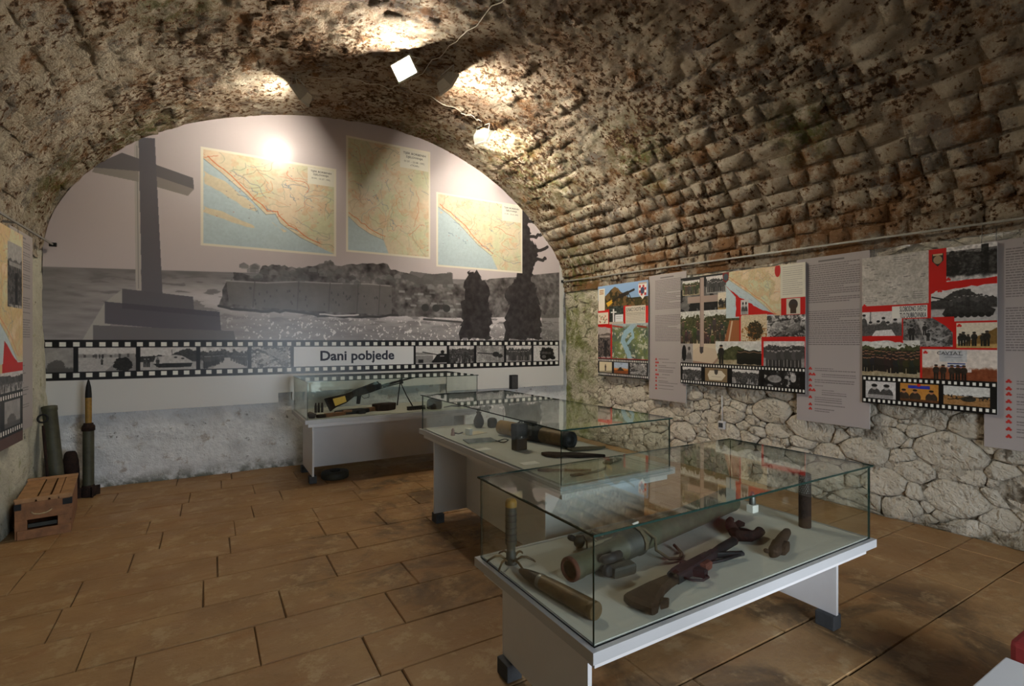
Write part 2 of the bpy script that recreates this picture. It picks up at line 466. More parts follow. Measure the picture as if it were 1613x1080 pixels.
Y0, Y1 = -1.6, 7.28
def grid(name, nu, nv, fn, m):
    vs = [fn(i / nu, j / nv) for j in range(nv + 1) for i in range(nu + 1)]
    fs = [(j * (nu + 1) + i, j * (nu + 1) + i + 1, (j + 1) * (nu + 1) + i + 1, (j + 1) * (nu + 1) + i) for j in range(nv) for i in range(nu)]
    b = MB(); b.add(vs, fs, None, 0, True)
    o = b.build(name, m)
    return tag(o, kind='structure')
def f_vault(u, v):
    s = u * ARC; y = Y0 + v * (Y1 - Y0)
    p = vpt(s, y, 0); d = vdisp(p)
    return vpt(s, y, d)
ceiling = grid('ceiling', 280, 270, f_vault, M['vault_mortar'])
def f_right(u, v):
    y = Y0 + u * (Y1 - Y0); z = -0.08 + v * 2.63
    x = 5.345 - 0.06 * max(0, (z - 2.1) / 0.45) + 0.012 * fbm((5, y, z), 3.0, 4)
    return (x, y, z)
wall_right = grid('wall_right', 130, 42, f_right, M['rubble_mortar'])
def f_left(u, v):
    y = Y0 + u * (Y1 - Y0); z = -0.08 + v * 2.63
    x = -1.44 - 0.065 * min(1, z / 2.4) + 0.035 * fbm((-1.5, y, z), 1.6, 5) + 0.012 * fbm((-1.5, y, z), 7, 3)
    return (x, y, z)
wall_left = grid('wall_left', 150, 50, f_left, M['plaster_left'])
def f_end(u, v):
    x = -1.62 + u * 7.1; z = -0.08 + v * 4.83
    return (x, 7.13 - 0.03 * max(0, 1 - z / 0.8) + 0.030 * fbm((x, 7, z), 2.4, 5) + 0.014 * fbm((x, 7, z), 9, 3), z)
wall_end = grid('wall_end', 180, 110, f_end, M['plaster'])
b = MB()     # wall behind the camera, with the open doorway daylight comes through
b.box((-1.62, Y0 - 0.3, 0), (1.0, Y0, 4.75)); b.box((2.7, Y0 - 0.3, 0), (5.5, Y0, 4.75)); b.box((1.0, Y0 - 0.3, 2.3), (2.7, Y0, 4.75))
tag(b.build('wall_back', M['back_wall']), kind='structure')
b = MB(); b.box((-1.7, -2.6, -0.12), (5.6, 7.4, -0.012))
b2 = MB(); b2.box((-25, -30, -0.2), (30, -2.58, -0.06))  # unseen ground outside, added to block the bright sky below the horizon
tag(b2.build('ground', M['sky_block']), kind='structure')
floor = tag(b.build('floor', M['floor_joint']), kind='structure')

# camera-side estimate used only to decide which stones get an object of their own
_s, _c = math.sin(D2R(YAW)), math.cos(D2R(YAW))
def view_area(p, nrm, area):
    d = p - CAM; depth = d.x * _s + d.y * _c
    if depth < 0.3: return 0
    px = 806.5 + 800 * (d.x * _c - d.y * _s) / depth; py = 538 - 800 * d.z / depth
    if not (-40 < px < 1653 and -40 < py < 1120): return 0
    return area * abs(nrm.dot(d.normalized())) / d.length_squared
def in_reach(p, m=420):
    d = p - CAM; depth = d.x * _s + d.y * _c
    if depth < 0.35: return False
    px = 806.5 + 800 * (d.x * _c - d.y * _s) / depth; py = 538 - 800 * d.z / depth
    return -m < px < 1613 + m and -m < py < 1080 + m
def crisp(n):
    """smooth faces, crisp flanks"""
    if n == 16: return [q in (1, 2) and i in (1, 2) for q in range(4) for i in range(4)]
    return [k >= 14 for k in range(n)]
def lay(pieces, name, m, parent, limit):
    """the pieces that show largest become parts of their own, the rest one joined part"""
    pieces.sort(key=lambda q: -q[0])
    for a, vs, fs, ctr in pieces[:limit]:
        b = MB(); b.add(vs, fs, None, 0, True); b.sm = crisp(len(fs)); b.build(name, m, parent, origin=ctr)
    rest = MB()
    for a, vs, fs, ctr in pieces[limit:]: rest.add(vs, fs, None, 0, True); rest.sm[-len(fs):] = crisp(len(fs))
    if rest.v: tag(rest.build(name + '_remainder', m, parent), kind='stuff')

# vault stones, course by course along the room
pieces = []
s = 0.05; course = 0
while s < ARC - 0.1:
    hgt = R.uniform(0.15, 0.205)
    frac = s / ARC
    y = 0.3 + R.uniform(0, 0.3)
    while y < 7.10:
        ln = R.uniform(0.14, 0.40) * (1.35 if frac < 0.2 else 1.0)
        ye = min(y + ln, 7.11)
        sc, yc = s + hgt / 2, (y + ye) / 2
        pc = vpt(sc, yc, 0)
        if ye - y > 0.07 and in_reach(pc):
            x_, z_, n_ = vault(sc)
            crown = max(0.0, 1 - abs(frac - 0.48) / 0.34)          # eroded and plastered over towards the crown
            wear = fbm((pc.x, yc, pc.z), 0.9, 3)
            left = max(0.0, 1 - frac / 0.42)
            lowr = min(1.0, max(0.0, (x_ - 4.1) / 0.8))
            base = 0.011 + 0.006 * lowr - 0.015 * min(1, crown * 1.3) * (1 - lowr) - 0.020 * left + 0.016 * wear + R.uniform(-0.011, 0.011)
            if base > -0.003 and R.random() > 0.42 * min(1, crown * 1.6) * (1 - lowr):
                us = [0.0, R.uniform(.03, .09), R.uniform(.35, .65), R.uniform(.91, .97), 1.0]; vs_ = [0.0, R.uniform(.05, .14), R.uniform(.35, .65), R.uniform(.86, .95), 1.0]
                g = 0.004
                cj = [[R.uniform(-0.018, 0.018) for _ in range(2)] for _ in range(4)]
                vs = []; tilt = R.uniform(-0.008, 0.008), R.uniform(-0.008, 0.008)
                for jv, vv in enumerate(vs_):
                    for iu, uu in enumerate(us):
                        oy = sum(cj[q][0] * w for q, w in enumerate(((1 - uu) * (1 - vv), uu * (1 - vv), (1 - uu) * vv, uu * vv)))
                        os_ = sum(cj[q][1] * w for q, w in enumerate(((1 - uu) * (1 - vv), uu * (1 - vv), (1 - uu) * vv, uu * vv)))
                        Y = y + g + (ye - y - 2 * g) * uu + oy; Sx = s + g + (hgt - 2 * g) * vv + os_
                        rim = iu in (0, 4) or jv in (0, 4)
                        p0 = vpt(Sx, Y, 0)
                        h = (-0.016 if rim else base + tilt[0] * (uu - .5) * 2 + tilt[1] * (vv - .5) * 2 + (0.014 - 0.006 * lowr) * fbm(p0, 9, 3)) + 0.016 * fbm(p0, 2.2, 4)
                        vs.append(vpt(Sx, Y, h))
                fs = [(q * 5 + i, q * 5 + i + 1, q * 5 + i + 6, q * 5 + i + 5) for q in range(4) for i in range(4)]
                pieces.append((view_area(pc, Vector((n_.x, 0, n_.y)), (ye - y) * hgt), vs, fs, pc))
        y = ye
    s += hgt; course += 1
lay(pieces, 'vault_stone', M['vault'], ceiling, 300)

# rubble stones of the right wall: weighted cells, rounded, each proud of the joint
def rubble(y0, y1, z0, z1):
    pts = []
    def fill(r, tries, clear):
        for _ in range(tries):
            p = (R.uniform(y0, y1), R.uniform(z0, z1), r * R.uniform(0.8, 1.25))
            if all(((p[0] - q[0]) / 1.6) ** 2 + (p[1] - q[1]) ** 2 > ((p[2] + q[2]) * clear) ** 2 for q in pts): pts.append(p)
    fill(0.130, 260, 0.84); fill(0.085, 1400, 0.80); fill(0.050, 1800, 0.80); fill(0.026, 2500, 0.85)
    out = []
    for i, p in enumerate(pts):
        poly = [(-0.6, -0.45), (0.6, -0.45), (0.6, 0.45), (-0.6, 0.45)]
        for j, q in enumerate(pts):
            if i == j: continue
            dx, dz = (q[0] - p[0]) / 1.6, q[1] - p[1]
            d2 = dx * dx + dz * dz
            if d2 > 1.0: continue
            k = (d2 + p[2] ** 2 - q[2] ** 2) / 2
            new = []
            for a, b_ in zip(poly, poly[1:] + poly[:1]):
                fa = a[0] * dx + a[1] * dz - k; fb = b_[0] * dx + b_[1] * dz - k
                if fa <= 0: new.append(a)
                if fa * fb < 0:
                    t = fa / (fa - fb); new.append((a[0] + (b_[0] - a[0]) * t, a[1] + (b_[1] - a[1]) * t))
            poly = new
            if len(poly) < 3: break
        if len(poly) >= 3: out.append((p, [(p[0] + a * 1.6, p[1] + c_) for a, c_ in poly]))
    return out
pieces = []
for p, poly in rubble(0.7, 7.08, 0.0, 2.44):
    poly = [(min(max(a, 0.6), 7.10), min(max(c_, 0.0), 2.45)) for a, c_ in poly]
    cy = sum(a for a, _ in poly) / len(poly); cz = sum(c_ for _, c_ in poly) / len(poly)
    # resample to 12 points, rounded
    P2 = poly
    for _ in range(2):
        P2 = [q for a, c_ in zip(P2, P2[1:] + P2[:1]) for q in ((a[0] * .91 + c_[0] * .09, a[1] * .91 + c_[1] * .09), (a[0] * .09 + c_[0] * .91, a[1] * .09 + c_[1] * .91))]
    L = [0.0]
    for a, c_ in zip(P2, P2[1:] + P2[:1]): L.append(L[-1] + math.hypot(c_[0] - a[0], c_[1] - a[1]))
    n = 14; ring = []
    for k in range(n):
        t = L[-1] * k / n
        i = max(q for q in range(len(P2)) if L[q] <= t)
        a, c_ = P2[i], P2[(i + 1) % len(P2)]; w = (t - L[i]) / max(1e-6, L[i + 1] - L[i])
        q = (a[0] + (c_[0] - a[0]) * w, a[1] + (c_[1] - a[1]) * w)
        wob = min(0.026, 0.16 * math.sqrt(max(1e-6, (q[0] - cy) ** 2 + (q[1] - cz) ** 2)))
        ring.append((q[0] + wob * fbm((1, q[0], q[1]), 9, 3), q[1] + wob * fbm((7, q[0], q[1]), 9, 3)))
    size = math.sqrt(max(1e-4, abs(sum(a[0] * c_[1] - c_[0] * a[1] for a, c_ in zip(ring, ring[1:] + ring[:1]))) / 2))
    if size < 0.02: continue
    gap = 0.0015 + 0.0025 * R.random()
    up = R.uniform(0.010, 0.034) * min(1.0, size / 0.16 + 0.3)
    flush = max(0.0, (cy - 5.9) / 1.0) * 0.9               # plastered over near the far corner
    vs = []; lean = R.uniform(-0.06, 0.06), R.uniform(-0.08, 0.08)
    xb = 5.345 - 0.06 * max(0, (cz - 2.1) / 0.45)
    for sc_, h in ((1.0, -0.02), (0.985, 0.5), (0.90, 0.95), (0.5, 1.0)):
        for a, c_ in ring:
            dy, dz = a - cy, c_ - cz; r = math.hypot(dy, dz)
            f = sc_ * max(0.2, (r - gap) / max(r, 1e-5))
            yy, zz = cy + dy * f, max(0.002, cz + dz * f)
            hh = h if h < 0 else h * up * (1 - flush) + (lean[0] * dy + lean[1] * dz) * f * 1.2 + 0.020 * fbm((5.3, yy, zz), 8, 3) * (1 if h > .6 else .5)
            vs.append((xb - hh, yy, zz))
    vs.append((xb - up * 1.0 * (1 - flush) - 0.010 * fbm((5.3, cy, cz), 9, 3), cy, cz))
    fs = []
    for k in range(3):
        for i in range(n):
            j = (i + 1) % n
            fs.append((k * n + i, (k + 1) * n + i, (k + 1) * n + j, k * n + j))
    for i in range(n): fs.append((3 * n + i, len(vs) - 1, 3 * n + (i + 1) % n))
    ctr = Vector((xb, cy, cz))
    if in_reach(ctr): pieces.append((view_area(ctr, Vector((1, 0, 0)), size * size), vs, fs, ctr))
lay(pieces, 'rubble_stone', M['rubble'], wall_right, 300)

# floor slabs in rows across the room
y = 7.16
while y > -0.4:
    dp = R.uniform(0.36, 0.42)
    x = -1.55 - R.uniform(0, 0.5)
    while x < 5.42:
        ln = R.uniform(0.5, 1.0)
        xa, xb = max(x, -1.52), min(x + ln, 5.42)
        if xb - xa > 0.05:
            g = 0.0026; t = 0.004 * R.uniform(-1, 1)
            q = [(xa + g, y - dp + g), (xb - g, y - dp + g), (xb - g, y - g), (xa + g, y - g)]
            q = [(a + R.uniform(-.004, .004), c_ + R.uniform(-.004, .004)) for a, c_ in q]
            ctr = Vector(((xa + xb) / 2, y - dp / 2, 0))
            tl = [0.002 * R.uniform(-1, 1) for _ in range(4)]
            vs = [(a, c_, -0.03) for a, c_ in q] + [(a, c_, -0.006) for a, c_ in q]
            vs += [(a + math.copysign(0.005, ctr.x - a), c_ + math.copysign(0.005, ctr.y - c_), min(0.001, t * .4 + tl[i] * .5)) for i, (a, c_) in enumerate(q)]
            fs = [(8, 9, 10, 11)] + [(k + i, k + (i + 1) % 4, k + 4 + (i + 1) % 4, k + 4 + i) for k in (0, 4) for i in range(4)]
            if in_reach(ctr, 600):
                bb = MB(); bb.add(vs, fs); bb.build('floor_tile', M['tile'], floor, origin=ctr)
        x += ln
    y -= dp

# ------------------------------------------------------------------ printed boards: the flat print is drawn here, pixel by pixel
def nz(h, w, cells, octaves=4, seed=0, aspect=1.0):
    """soft noise 0..1 on rotated lattices, so that no grid shows"""
    r = np.random.RandomState(seed); out = np.zeros((h, w)); amp = 1.0; tot = 0
    yy, xx = np.meshgrid(np.arange(h) / max(h, w), np.arange(w) / max(h, w) * aspect, indexing='ij')
    for o in range(octaves):
        g = r.rand(64, 64); an = r.rand() * 6.28; f = cells * 2 ** o
        u = (xx * math.cos(an) - yy * math.sin(an)) * f + 640.3; v = (xx * math.sin(an) + yy * math.cos(an)) * f + 640.7
        ui = u.astype(int); vi = v.astype(int); fu = u - ui; fv = v - vi
        fu = fu * fu * (3 - 2 * fu); fv = fv * fv * (3 - 2 * fv)
        a = g[vi % 64, ui % 64]; b_ = g[vi % 64, (ui + 1) % 64]; c_ = g[(vi + 1) % 64, ui % 64]; d = g[(vi + 1) % 64, (ui + 1) % 64]
        out += amp * ((a * (1 - fu) + b_ * fu) * (1 - fv) + (c_ * (1 - fu) + d * fu) * fv)
        tot += amp; amp *= 0.55
    return out / tot
def sstep(a, lo, hi): return np.clip((a - lo) / (hi - lo), 0, 1)

class Canvas:
    """colours are display values 0..1; coordinates run left to right and top to bottom"""
    def __init__(s, w, h, ppm, col=(1, 1, 1), x0=0.0, y0=0.0):
        s.W = int(round(w * ppm)); s.H = int(round(h * ppm)); s.sx = s.W / w; s.sy = s.H / h
        s.x0 = x0; s.y0 = y0
        s.a = np.empty((s.H, s.W, 3)); s.a[:] = col
    def sub(s, x0, y0, x1, y1):
        """a window of the canvas with its own 0..1 coordinates"""
        c = Canvas.__new__(Canvas)
        i0 = max(0, int(round((x0 - s.x0) * s.sx))); i1 = min(s.W, int(round((x1 - s.x0) * s.sx)))
        j0 = max(0, int(round((y0 - s.y0) * s.sy))); j1 = min(s.H, int(round((y1 - s.y0) * s.sy)))
        c.a = s.a[j0:j1, i0:i1]; c.H, c.W = c.a.shape[:2]
        c.sx, c.sy, c.x0, c.y0 = max(c.W, 1), max(c.H, 1), 0.0, 0.0
        return c
    def px(s, p): return ((p[0] - s.x0) * s.sx, (p[1] - s.y0) * s.sy)
    def _bb(s, xs, ys, pad=1):
        i0 = max(0, int(min(xs)) - pad); i1 = min(s.W, int(max(xs)) + pad + 1)
        j0 = max(0, int(min(ys)) - pad); j1 = min(s.H, int(max(ys)) + pad + 1)
        return i0, i1, j0, j1
    def put(s, i0, i1, j0, j1, m, col, al=1.0):
        if i1 <= i0 or j1 <= j0: return
        v = s.a[j0:j1, i0:i1]; k = (m * al)[..., None]
        v[:] = v * (1 - k) + np.asarray(col, float) * k
    def pmask(s, pts):
        q = [s.px(p) for p in pts]
        i0, i1, j0, j1 = s._bb([p[0] for p in q], [p[1] for p in q])
        if i1 <= i0 or j1 <= j0: return None
        X, Y = np.meshgrid(np.arange(i0, i1) + .5, np.arange(j0, j1) + .5)
        m = np.zeros(X.shape, bool)
        for a, b_ in zip(q, q[1:] + q[:1]):
            if a[1] == b_[1]: continue
            cond = ((a[1] > Y) != (b_[1] > Y)) & (X < (b_[0] - a[0]) * (Y - a[1]) / (b_[1] - a[1]) + a[0])
            m ^= cond
        return i0, i1, j0, j1, m.astype(float)
    def poly(s, pts, col, al=1.0):
        r = s.pmask(pts)
        if r: s.put(*r[:4], r[4], col, al)
    def pmask_full(s, pts):
        m = np.zeros((s.H, s.W), bool); q = s.pmask(pts)
        if q: m[q[2]:q[3], q[0]:q[1]] = q[4] > .5
        return m
    def rect(s, x0, y0, x1, y1, col, al=1.0): s.poly([(x0, y0), (x1, y0), (x1, y1), (x0, y1)], col, al)
    def ell(s, cx, cy, rx, ry, col, al=1.0):
        c = s.px((cx, cy)); a = rx * s.sx; b_ = ry * s.sy
        i0, i1, j0, j1 = s._bb([c[0] - a, c[0] + a], [c[1] - b_, c[1] + b_])
        if i1 <= i0 or j1 <= j0: return
        X, Y = np.meshgrid(np.arange(i0, i1) + .5, np.arange(j0, j1) + .5)
        m = np.clip((1 - np.sqrt(((X - c[0]) / max(a, .3)) ** 2 + ((Y - c[1]) / max(b_, .3)) ** 2)) * max(min(a, b_), .6) + .5, 0, 1)
        s.put(i0, i1, j0, j1, m, col, al)
    def line(s, pts, w, col, al=1.0):
        for p, q in zip(pts, pts[1:]):
            a = np.array(s.px(p)); b_ = np.array(s.px(q)); r = max(w * s.sx / 2, 0.45)
            i0, i1, j0, j1 = s._bb([a[0], b_[0]], [a[1], b_[1]], int(r) + 2)
            if i1 <= i0 or j1 <= j0: continue
            X, Y = np.meshgrid(np.arange(i0, i1) + .5, np.arange(j0, j1) + .5)
            d = b_ - a; L = max(d @ d, 1e-6)
            t = np.clip(((X - a[0]) * d[0] + (Y - a[1]) * d[1]) / L, 0, 1)
            m = np.clip(r + .5 - np.hypot(X - a[0] - t * d[0], Y - a[1] - t * d[1]), 0, 1)
            s.put(i0, i1, j0, j1, m, col, al)
    def tex(s, cells, amt, seed, octv=4, aspect=1.0):
        s.a += ((nz(s.H, s.W, cells, octv, seed, aspect) - .5) * 2 * amt)[..., None]
    def layer(s, m, col): s.put(0, s.W, 0, s.H, m, col)
    def image(s, name):
        im = bpy.data.images.new(name, s.W, s.H)
        px = np.ones((s.H, s.W, 4), np.float32)
        px[..., :3] = np.clip(s.a[::-1], 0, 1)
        im.pixels.foreach_set(px.ravel()); im.update(); im.pack()
        return im

def wiggle(pts, amp, n, seed):
    r = random.Random(seed); out = []
    for a, b_ in zip(pts, pts[1:]):
        for k in range(n):
            t = k / n
            out.append((a[0] + (b_[0] - a[0]) * t + r.uniform(-amp, amp), a[1] + (b_[1] - a[1]) * t + r.uniform(-amp, amp)))
    out.append(pts[-1]); return out
def person(c, x, yb, h, col, skin=(.62, .5, .42), ar=1.0):
    """standing figure, feet at yb, height h (fraction of the picture height)"""
    w = h * 0.17 * ar
    dk = tuple(k * 0.7 for k in col)
    c.rect(x - w * .75, yb - h * .48, x - w * .1, yb, dk); c.rect(x + w * .1, yb - h * .48, x + w * .75, yb, dk)
    c.ell(x, yb - h * .63, w * 1.05, h * .23, col)
    c.ell(x, yb - h * .91, w * .52, h * .085, skin)
    c.ell(x, yb - h * .955, w * .56, h * .05, dk)
def photo(cv, x0, y0, x1, y1, kind, seed, mono=True, dark=0.0):
    """one printed photograph"""
    c = cv.sub(x0, y0, x1, y1)
    if c.W < 3 or c.H < 3: return
    r = random.Random(seed); ar = c.H / c.W
    V, U = np.meshgrid(np.linspace(0, 1, c.H), np.linspace(0, 1, c.W), indexing='ij')
    n1 = nz(c.H, c.W, 6, 5, seed); n2 = nz(c.H, c.W, 20, 4, seed + 1)
    sky = (.80, .80, .78); green = (.26, .27, .16); ground = (.62, .57, .46)
    c.a[:] = sky
    camo = lambda: tuple(k * r.uniform(.7, 1.25) for k in (.27, .26, .20))
    hor = .36 + .2 * (n1 - .5)
    if kind in ('crowd', 'group', 'march', 'lineup'):
        c.layer((V > hor - .18 + .25 * (n2 - .5)).astype(float), green)
        c.layer(sstep(V, .55, .62), ground)
        c.tex(24, .16, seed + 3)
        if kind == 'crowd':
            for k in range(46): person(c, r.uniform(0, 1), r.uniform(.62, 1.12), r.uniform(.3, .42), camo(), (.66, .54, .46), ar)
        elif kind == 'group':
            for row in range(3):
                for k in range(17): person(c, (k + .5 + r.uniform(-.35, .35)) / 17, .70 + row * .09 + r.uniform(-.03, .03), .44, tuple(q * .6 for q in camo()), (.52, .38, .30), ar * 1.15)
        elif kind == 'lineup':
            for k in range(9): person(c, .08 + .84 * (k + .5) / 9 + r.uniform(-.015, .015), .93 + r.uniform(-.02, .02), r.uniform(.62, .72), camo(), (.66, .54, .46), ar)
        else:
            c.poly([(.25, 1), (.5, .5), (.62, .5), (1, 1)], (.74, .72, .68))
            for k in range(16):
                t = k / 15; person(c, .12 + .38 * t + r.uniform(-.05, .05), .98 - .35 * t, .62 - .34 * t, camo(), (.6, .5, .42), ar)
            for k in range(6):
                t = k / 5; person(c, .95 - .3 * t, .9 - .25 * t, .5 - .24 * t, camo(), (.6, .5, .42), ar)
    elif kind == 'rubble':
        c.a[:] = (np.where(n2 > .5, .66, .28) + (n1 - .5) * .7)[..., None]
        for k in range(26):
            c.poly([(r.uniform(0, 1) + dx * r.uniform(.02, .1), 0 + r.uniform(.1, 1)) for dx in (-1, 1, 0)], (r.uniform(.1, .8),) * 3, .8)
        c.tex(40, .22, seed + 3)
    elif kind == 'field':
        c.layer((V > .55 - .35 * np.exp(-((U - .45) / .28) ** 2) + .12 * (n2 - .5)).astype(float), green)
        c.layer(sstep(V + .1 * (n1 - .5), .74, .78), ground); c.tex(20, .14, seed + 3)
    elif kind == 'road':
        c.layer((V > .28 + .1 * (n2 - .5)).astype(float), (.32, .32, .27))
        for k in range(7): c.rect(k * .15 - .02, .24, k * .15 + .09, .42, (.7, .68, .64), .7)
        c.poly([(0, .42), (.75, .42), (.45, 1), (0, 1)], (.70, .69, .68)); c.poly([(.75, .42), (1, .42), (1, 1), (.45, 1)], (.56, .55, .5))
        c.layer(((U - .77) ** 2 / .030 + (V - .72) ** 2 / .09 + (n2 - .5) * 1.2 < 1).astype(float), (.13, .13, .1))
        for x in (.30, .36, .41): person(c, x, .46, .18, camo(), (.5, .4, .35), ar)
        person(c, .40, .72, .24, camo(), (.5, .4, .35), ar); c.tex(30, .08, seed + 3)
    elif kind in ('vehicle', 'tank'):
        c.layer((V > .45 - .16 * (n2) - .3 * np.exp(-((U - (.85 if kind == 'vehicle' else .5)) / .22) ** 2)).astype(float), (.2, .22, .14))
        c.layer(sstep(V, .62, .66), (.70, .68, .64))
        if kind == 'vehicle':
            c.poly([(.22, .72), (.26, .42), (.62, .33), (.74, .38), (.92, .62), (.92, .78), (.3, .82)], (.74, .74, .70))
            c.poly([(.22, .72), (.93, .70), (.9, .88), (.32, .9)], (.10, .10, .1)); c.ell(.62, .45, .03, .03, (.1, .1, .1)); c.ell(.75, .5, .03, .03, (.1, .1, .1))
            c.line([(.56, .34), (.55, .12)], .01, (.3, .3, .3))
            for x in (.08, .14, .3): person(c, x, .86, .4, camo(), (.8, .78, .7), ar)
        else:
            c.poly([(.18, .78), (.25, .58), (.85, .58), (.98, .70), (.94, .86), (.22, .86)], (.17, .17, .14))
            c.poly([(.42, .60), (.50, .40), (.74, .40), (.80, .60)], (.22, .22, .17)); c.line([(.48, .48), (.02, .28)], .028, (.12, .12, .1))
            for k in range(7): c.ell(.28 + k * .1, .83, .045, .07, (.08, .08, .07))
            for k in range(9): person(c, .32 + k * .065, .62 + r.uniform(-.05, .08), .34, camo(), (.6, .5, .42), ar)
        c.tex(26, .10, seed + 3)
    elif kind == 'barrel':
        c.poly([(0, .35), (.55, .42), (.55, .95), (0, .95)], (.52, .52, .52)); c.rect(.08, .75, .24, 1, (.14,) * 3); c.rect(0, .5, .55, .54, (.75,) * 3)
        c.poly([(.5, .9), (.6, .70), (.68, .48), (.8, .42), (1, .45), (1, .98), (.56, .98)], (.09,) * 3); c.line([(.7, .5), (.22, .34)], .025, (.1,) * 3)
        c.ell(.86, .34, .06, .10, (.12,) * 3); c.rect(.78, .56, .92, .60, (.7,) * 3); c.rect(0, .95, 1, 1, (.72,) * 3); c.tex(30, .07, seed + 3)
    elif kind == 'gun':
        c.a[:] = (n1 * .5 + .32)[..., None]; c.tex(40, .2, seed + 3)
        c.line([(.05, .42), (.62, .5)], .03, (.16,) * 3); c.ell(.7, .52, .12, .16, (.14,) * 3); c.ell(.86, .62, .09, .12, (.17,) * 3)
    elif kind == 'truck':
        c.layer(((U - .55) ** 2 / .09 + (V - .5) ** 2 / .16 + (n2 - .5) * 1.4 < 1).astype(float), (.12,) * 3)
        c.ell(.42, .72, .16, .22, (.09,) * 3); c.ell(.42, .72, .08, .11, (.4,) * 3); c.ell(.78, .8, .1, .12, (.1,) * 3)
        c.rect(.3, .4, .7, .55, (.33,) * 3, .8); c.tex(26, .12, seed + 3)
    elif kind == 'meeting':
        c.rect(0, 0, .18, .6, (.86,) * 3); c.rect(.28, 0, .5, .5, (.82,) * 3); c.line([(.22, 0), (.22, .6)], .02, (.3,) * 3)
        c.layer(sstep(V + .1 * n2, .5, .6), (.33, .33, .28))
        for x, h in ((.05, .95), (.22, .62), (.42, .66), (.55, .8), (.66, .6), (.84, .72)):
            c.ell(x, 1.0 - h * .45, .09, h * .33, (.30, .30, .25)); c.ell(x, 1.0 - h * .85, .04, .075, (.72, .66, .6)); c.ell(x, 1 - h * .91, .045, .045, (.1,) * 3)
        c.poly([(.25, 1), (.35, .78), (.75, .74), (.85, 1)], (.84,) * 3); c.tex(34, .12, seed + 3)
    elif kind == 'pair':
        for x in (.3, .7):
            c.ell(x, .8, .22, .42, (.26, .26, .22)); c.ell(x, .34, .09, .15, (.7, .64, .58)); c.ell(x, .24, .1, .09, (.1,) * 3)
        c.rect(0, .78, 1, 1, (.72,) * 3, .7); c.tex(30, .12, seed + 3)
    elif kind == 'flagtable':
        c.a[:] = (.72, .50, .22); c.rect(.22, .1, .78, .28, (.16, .2, .62)); c.ell(.5, .08, .05, .09, (.75, .15, .12))
        for x in (.1, .4, .82): c.ell(x, .78, .15, .3, (.22, .18, .14)); c.ell(x, .46, .055, .1, (.66, .44, .3)); c.ell(x, .38, .06, .06, (.1, .08, .06))
        c.rect(0, .88, 1, 1, (.36, .22, .12)); c.tex(20, .06, seed + 3)
    elif kind == 'scrub':
        c.layer((V > .52 + .12 * (n2 - .5)).astype(float), (.58, .43, .26)); c.layer(((V > .46) & (n2 > .55) & (V < .7)).astype(float), (.13, .12, .1))
        c.line([(.1, .72), (.9, .5)], .02, (.15, .13, .1)); c.ell(.55, .66, .16, .13, (.16, .15, .12)); c.tex(26, .12, seed + 3)
    elif kind == 'statue':
        c.a[:] = (.83, .78, .66); c.poly([(0, .9), (1, .8), (1, 1), (0, 1)], (.6, .55, .45)); person(c, .5, .85, .62, (.22, .17, .13), (.3, .24, .2), ar)
    elif kind == 'sunset':
        c.a[:] = (.66, .72, .80); c.layer(sstep(V + .14 * (n1 - .5), .48, .6), (.80, .50, .22)); c.layer(sstep(V + .1 * (n2 - .5), .66, .72), (.50, .26, .09))
        c.poly(wiggle([(.25, .75), (.38, .45), (.5, .42), (.62, .6), (.72, .75)], .02, 4, seed), (.16, .14, .1)); c.line([(.45, .08), (.52, .14), (.6, .1)], .012, (.15,) * 3); c.tex(20, .06, seed + 3)
    elif kind == 'smoke':
        c.a[:] = (.58 + .2 * (n1 - .5))[..., None]; c.layer(((U - .45) ** 2 / .08 + (V - .78) ** 2 / .07 + (n2 - .5) < 1).astype(float), (.36,) * 3)
        c.layer(sstep(V + .1 * n2, .85, .92), (.33,) * 3)
    elif kind == 'hillgun':
        c.a[:] = (.52, .64, .78); c.layer((V > .62 - .5 * np.exp(-((U - .36) / .19) ** 2) + .12 * (n2 - .5)).astype(float), (.42, .33, .20))
        c.layer(((V > .6 - .45 * np.exp(-((U - .33) / .15) ** 2)) & (n2 > .5)).astype(float), (.18, .16, .08)); c.layer((n2 > .58).astype(float) * sstep(V, .6, .7), (.25, .24, .12))
        c.poly([(.18, .72), (.30, .60), (.34, .68), (.22, .88)], (.78, .60, .18)); c.line([(.32, .66), (.46, .5), (.74, .3)], .03, (.12, .1, .08)); c.line([(.46, .5), (.62, .40)], .055, (.13, .11, .09))
        c.line([(.63, .38), (.60, .76)], .012, (.12, .1, .08)); c.line([(.63, .38), (.71, .74)], .012, (.12, .1, .08))
    elif kind == 'cross':
        c.a[:] = (.20, .23, .21); c.tex(14, .22, seed + 3); c.rect(.26, .15, .36, .95, (.86, .86, .84)); c.rect(.12, .3, .52, .37, (.86, .86, .84))
        c.rect(.42, .48, .97, .88, (.84, .86, .86)); c.rect(.5, .58, .9, .6, (.5,) * 3); c.rect(.5, .68, .85, .7, (.5,) * 3); c.rect(0, .88, 1, 1, (.72, .68, .62))
    elif kind == 'aerial':
        c.a[:] = np.stack([.30 + .42 * (n1 - .3), .36 + .36 * (n1 - .3), .27 + .3 * (n2 - .3)], -1)
        c.layer((n2 > .60).astype(float), (.70, .70, .62))
        c.line(wiggle([(.62, .05), (.40, .28), (.30, .48), (.42, .72), (.52, 1.0)], .02, 4, seed), .12, (.56, .68, .74)); c.line(wiggle([(.58, .22), (.60, .40), (.46, .55)], .02, 3, seed), .07, (.56, .68, .74))
        c.layer(sstep(V, .15, .0), (.62, .68, .72)); c.line([(.02, .05), (.3, .1)], .03, (.6, .2, .1)); c.line([(.72, .08), (.95, .12)], .03, (.55, .2, .12)); c.tex(50, .06, seed + 3)
    elif kind == 'ruin':
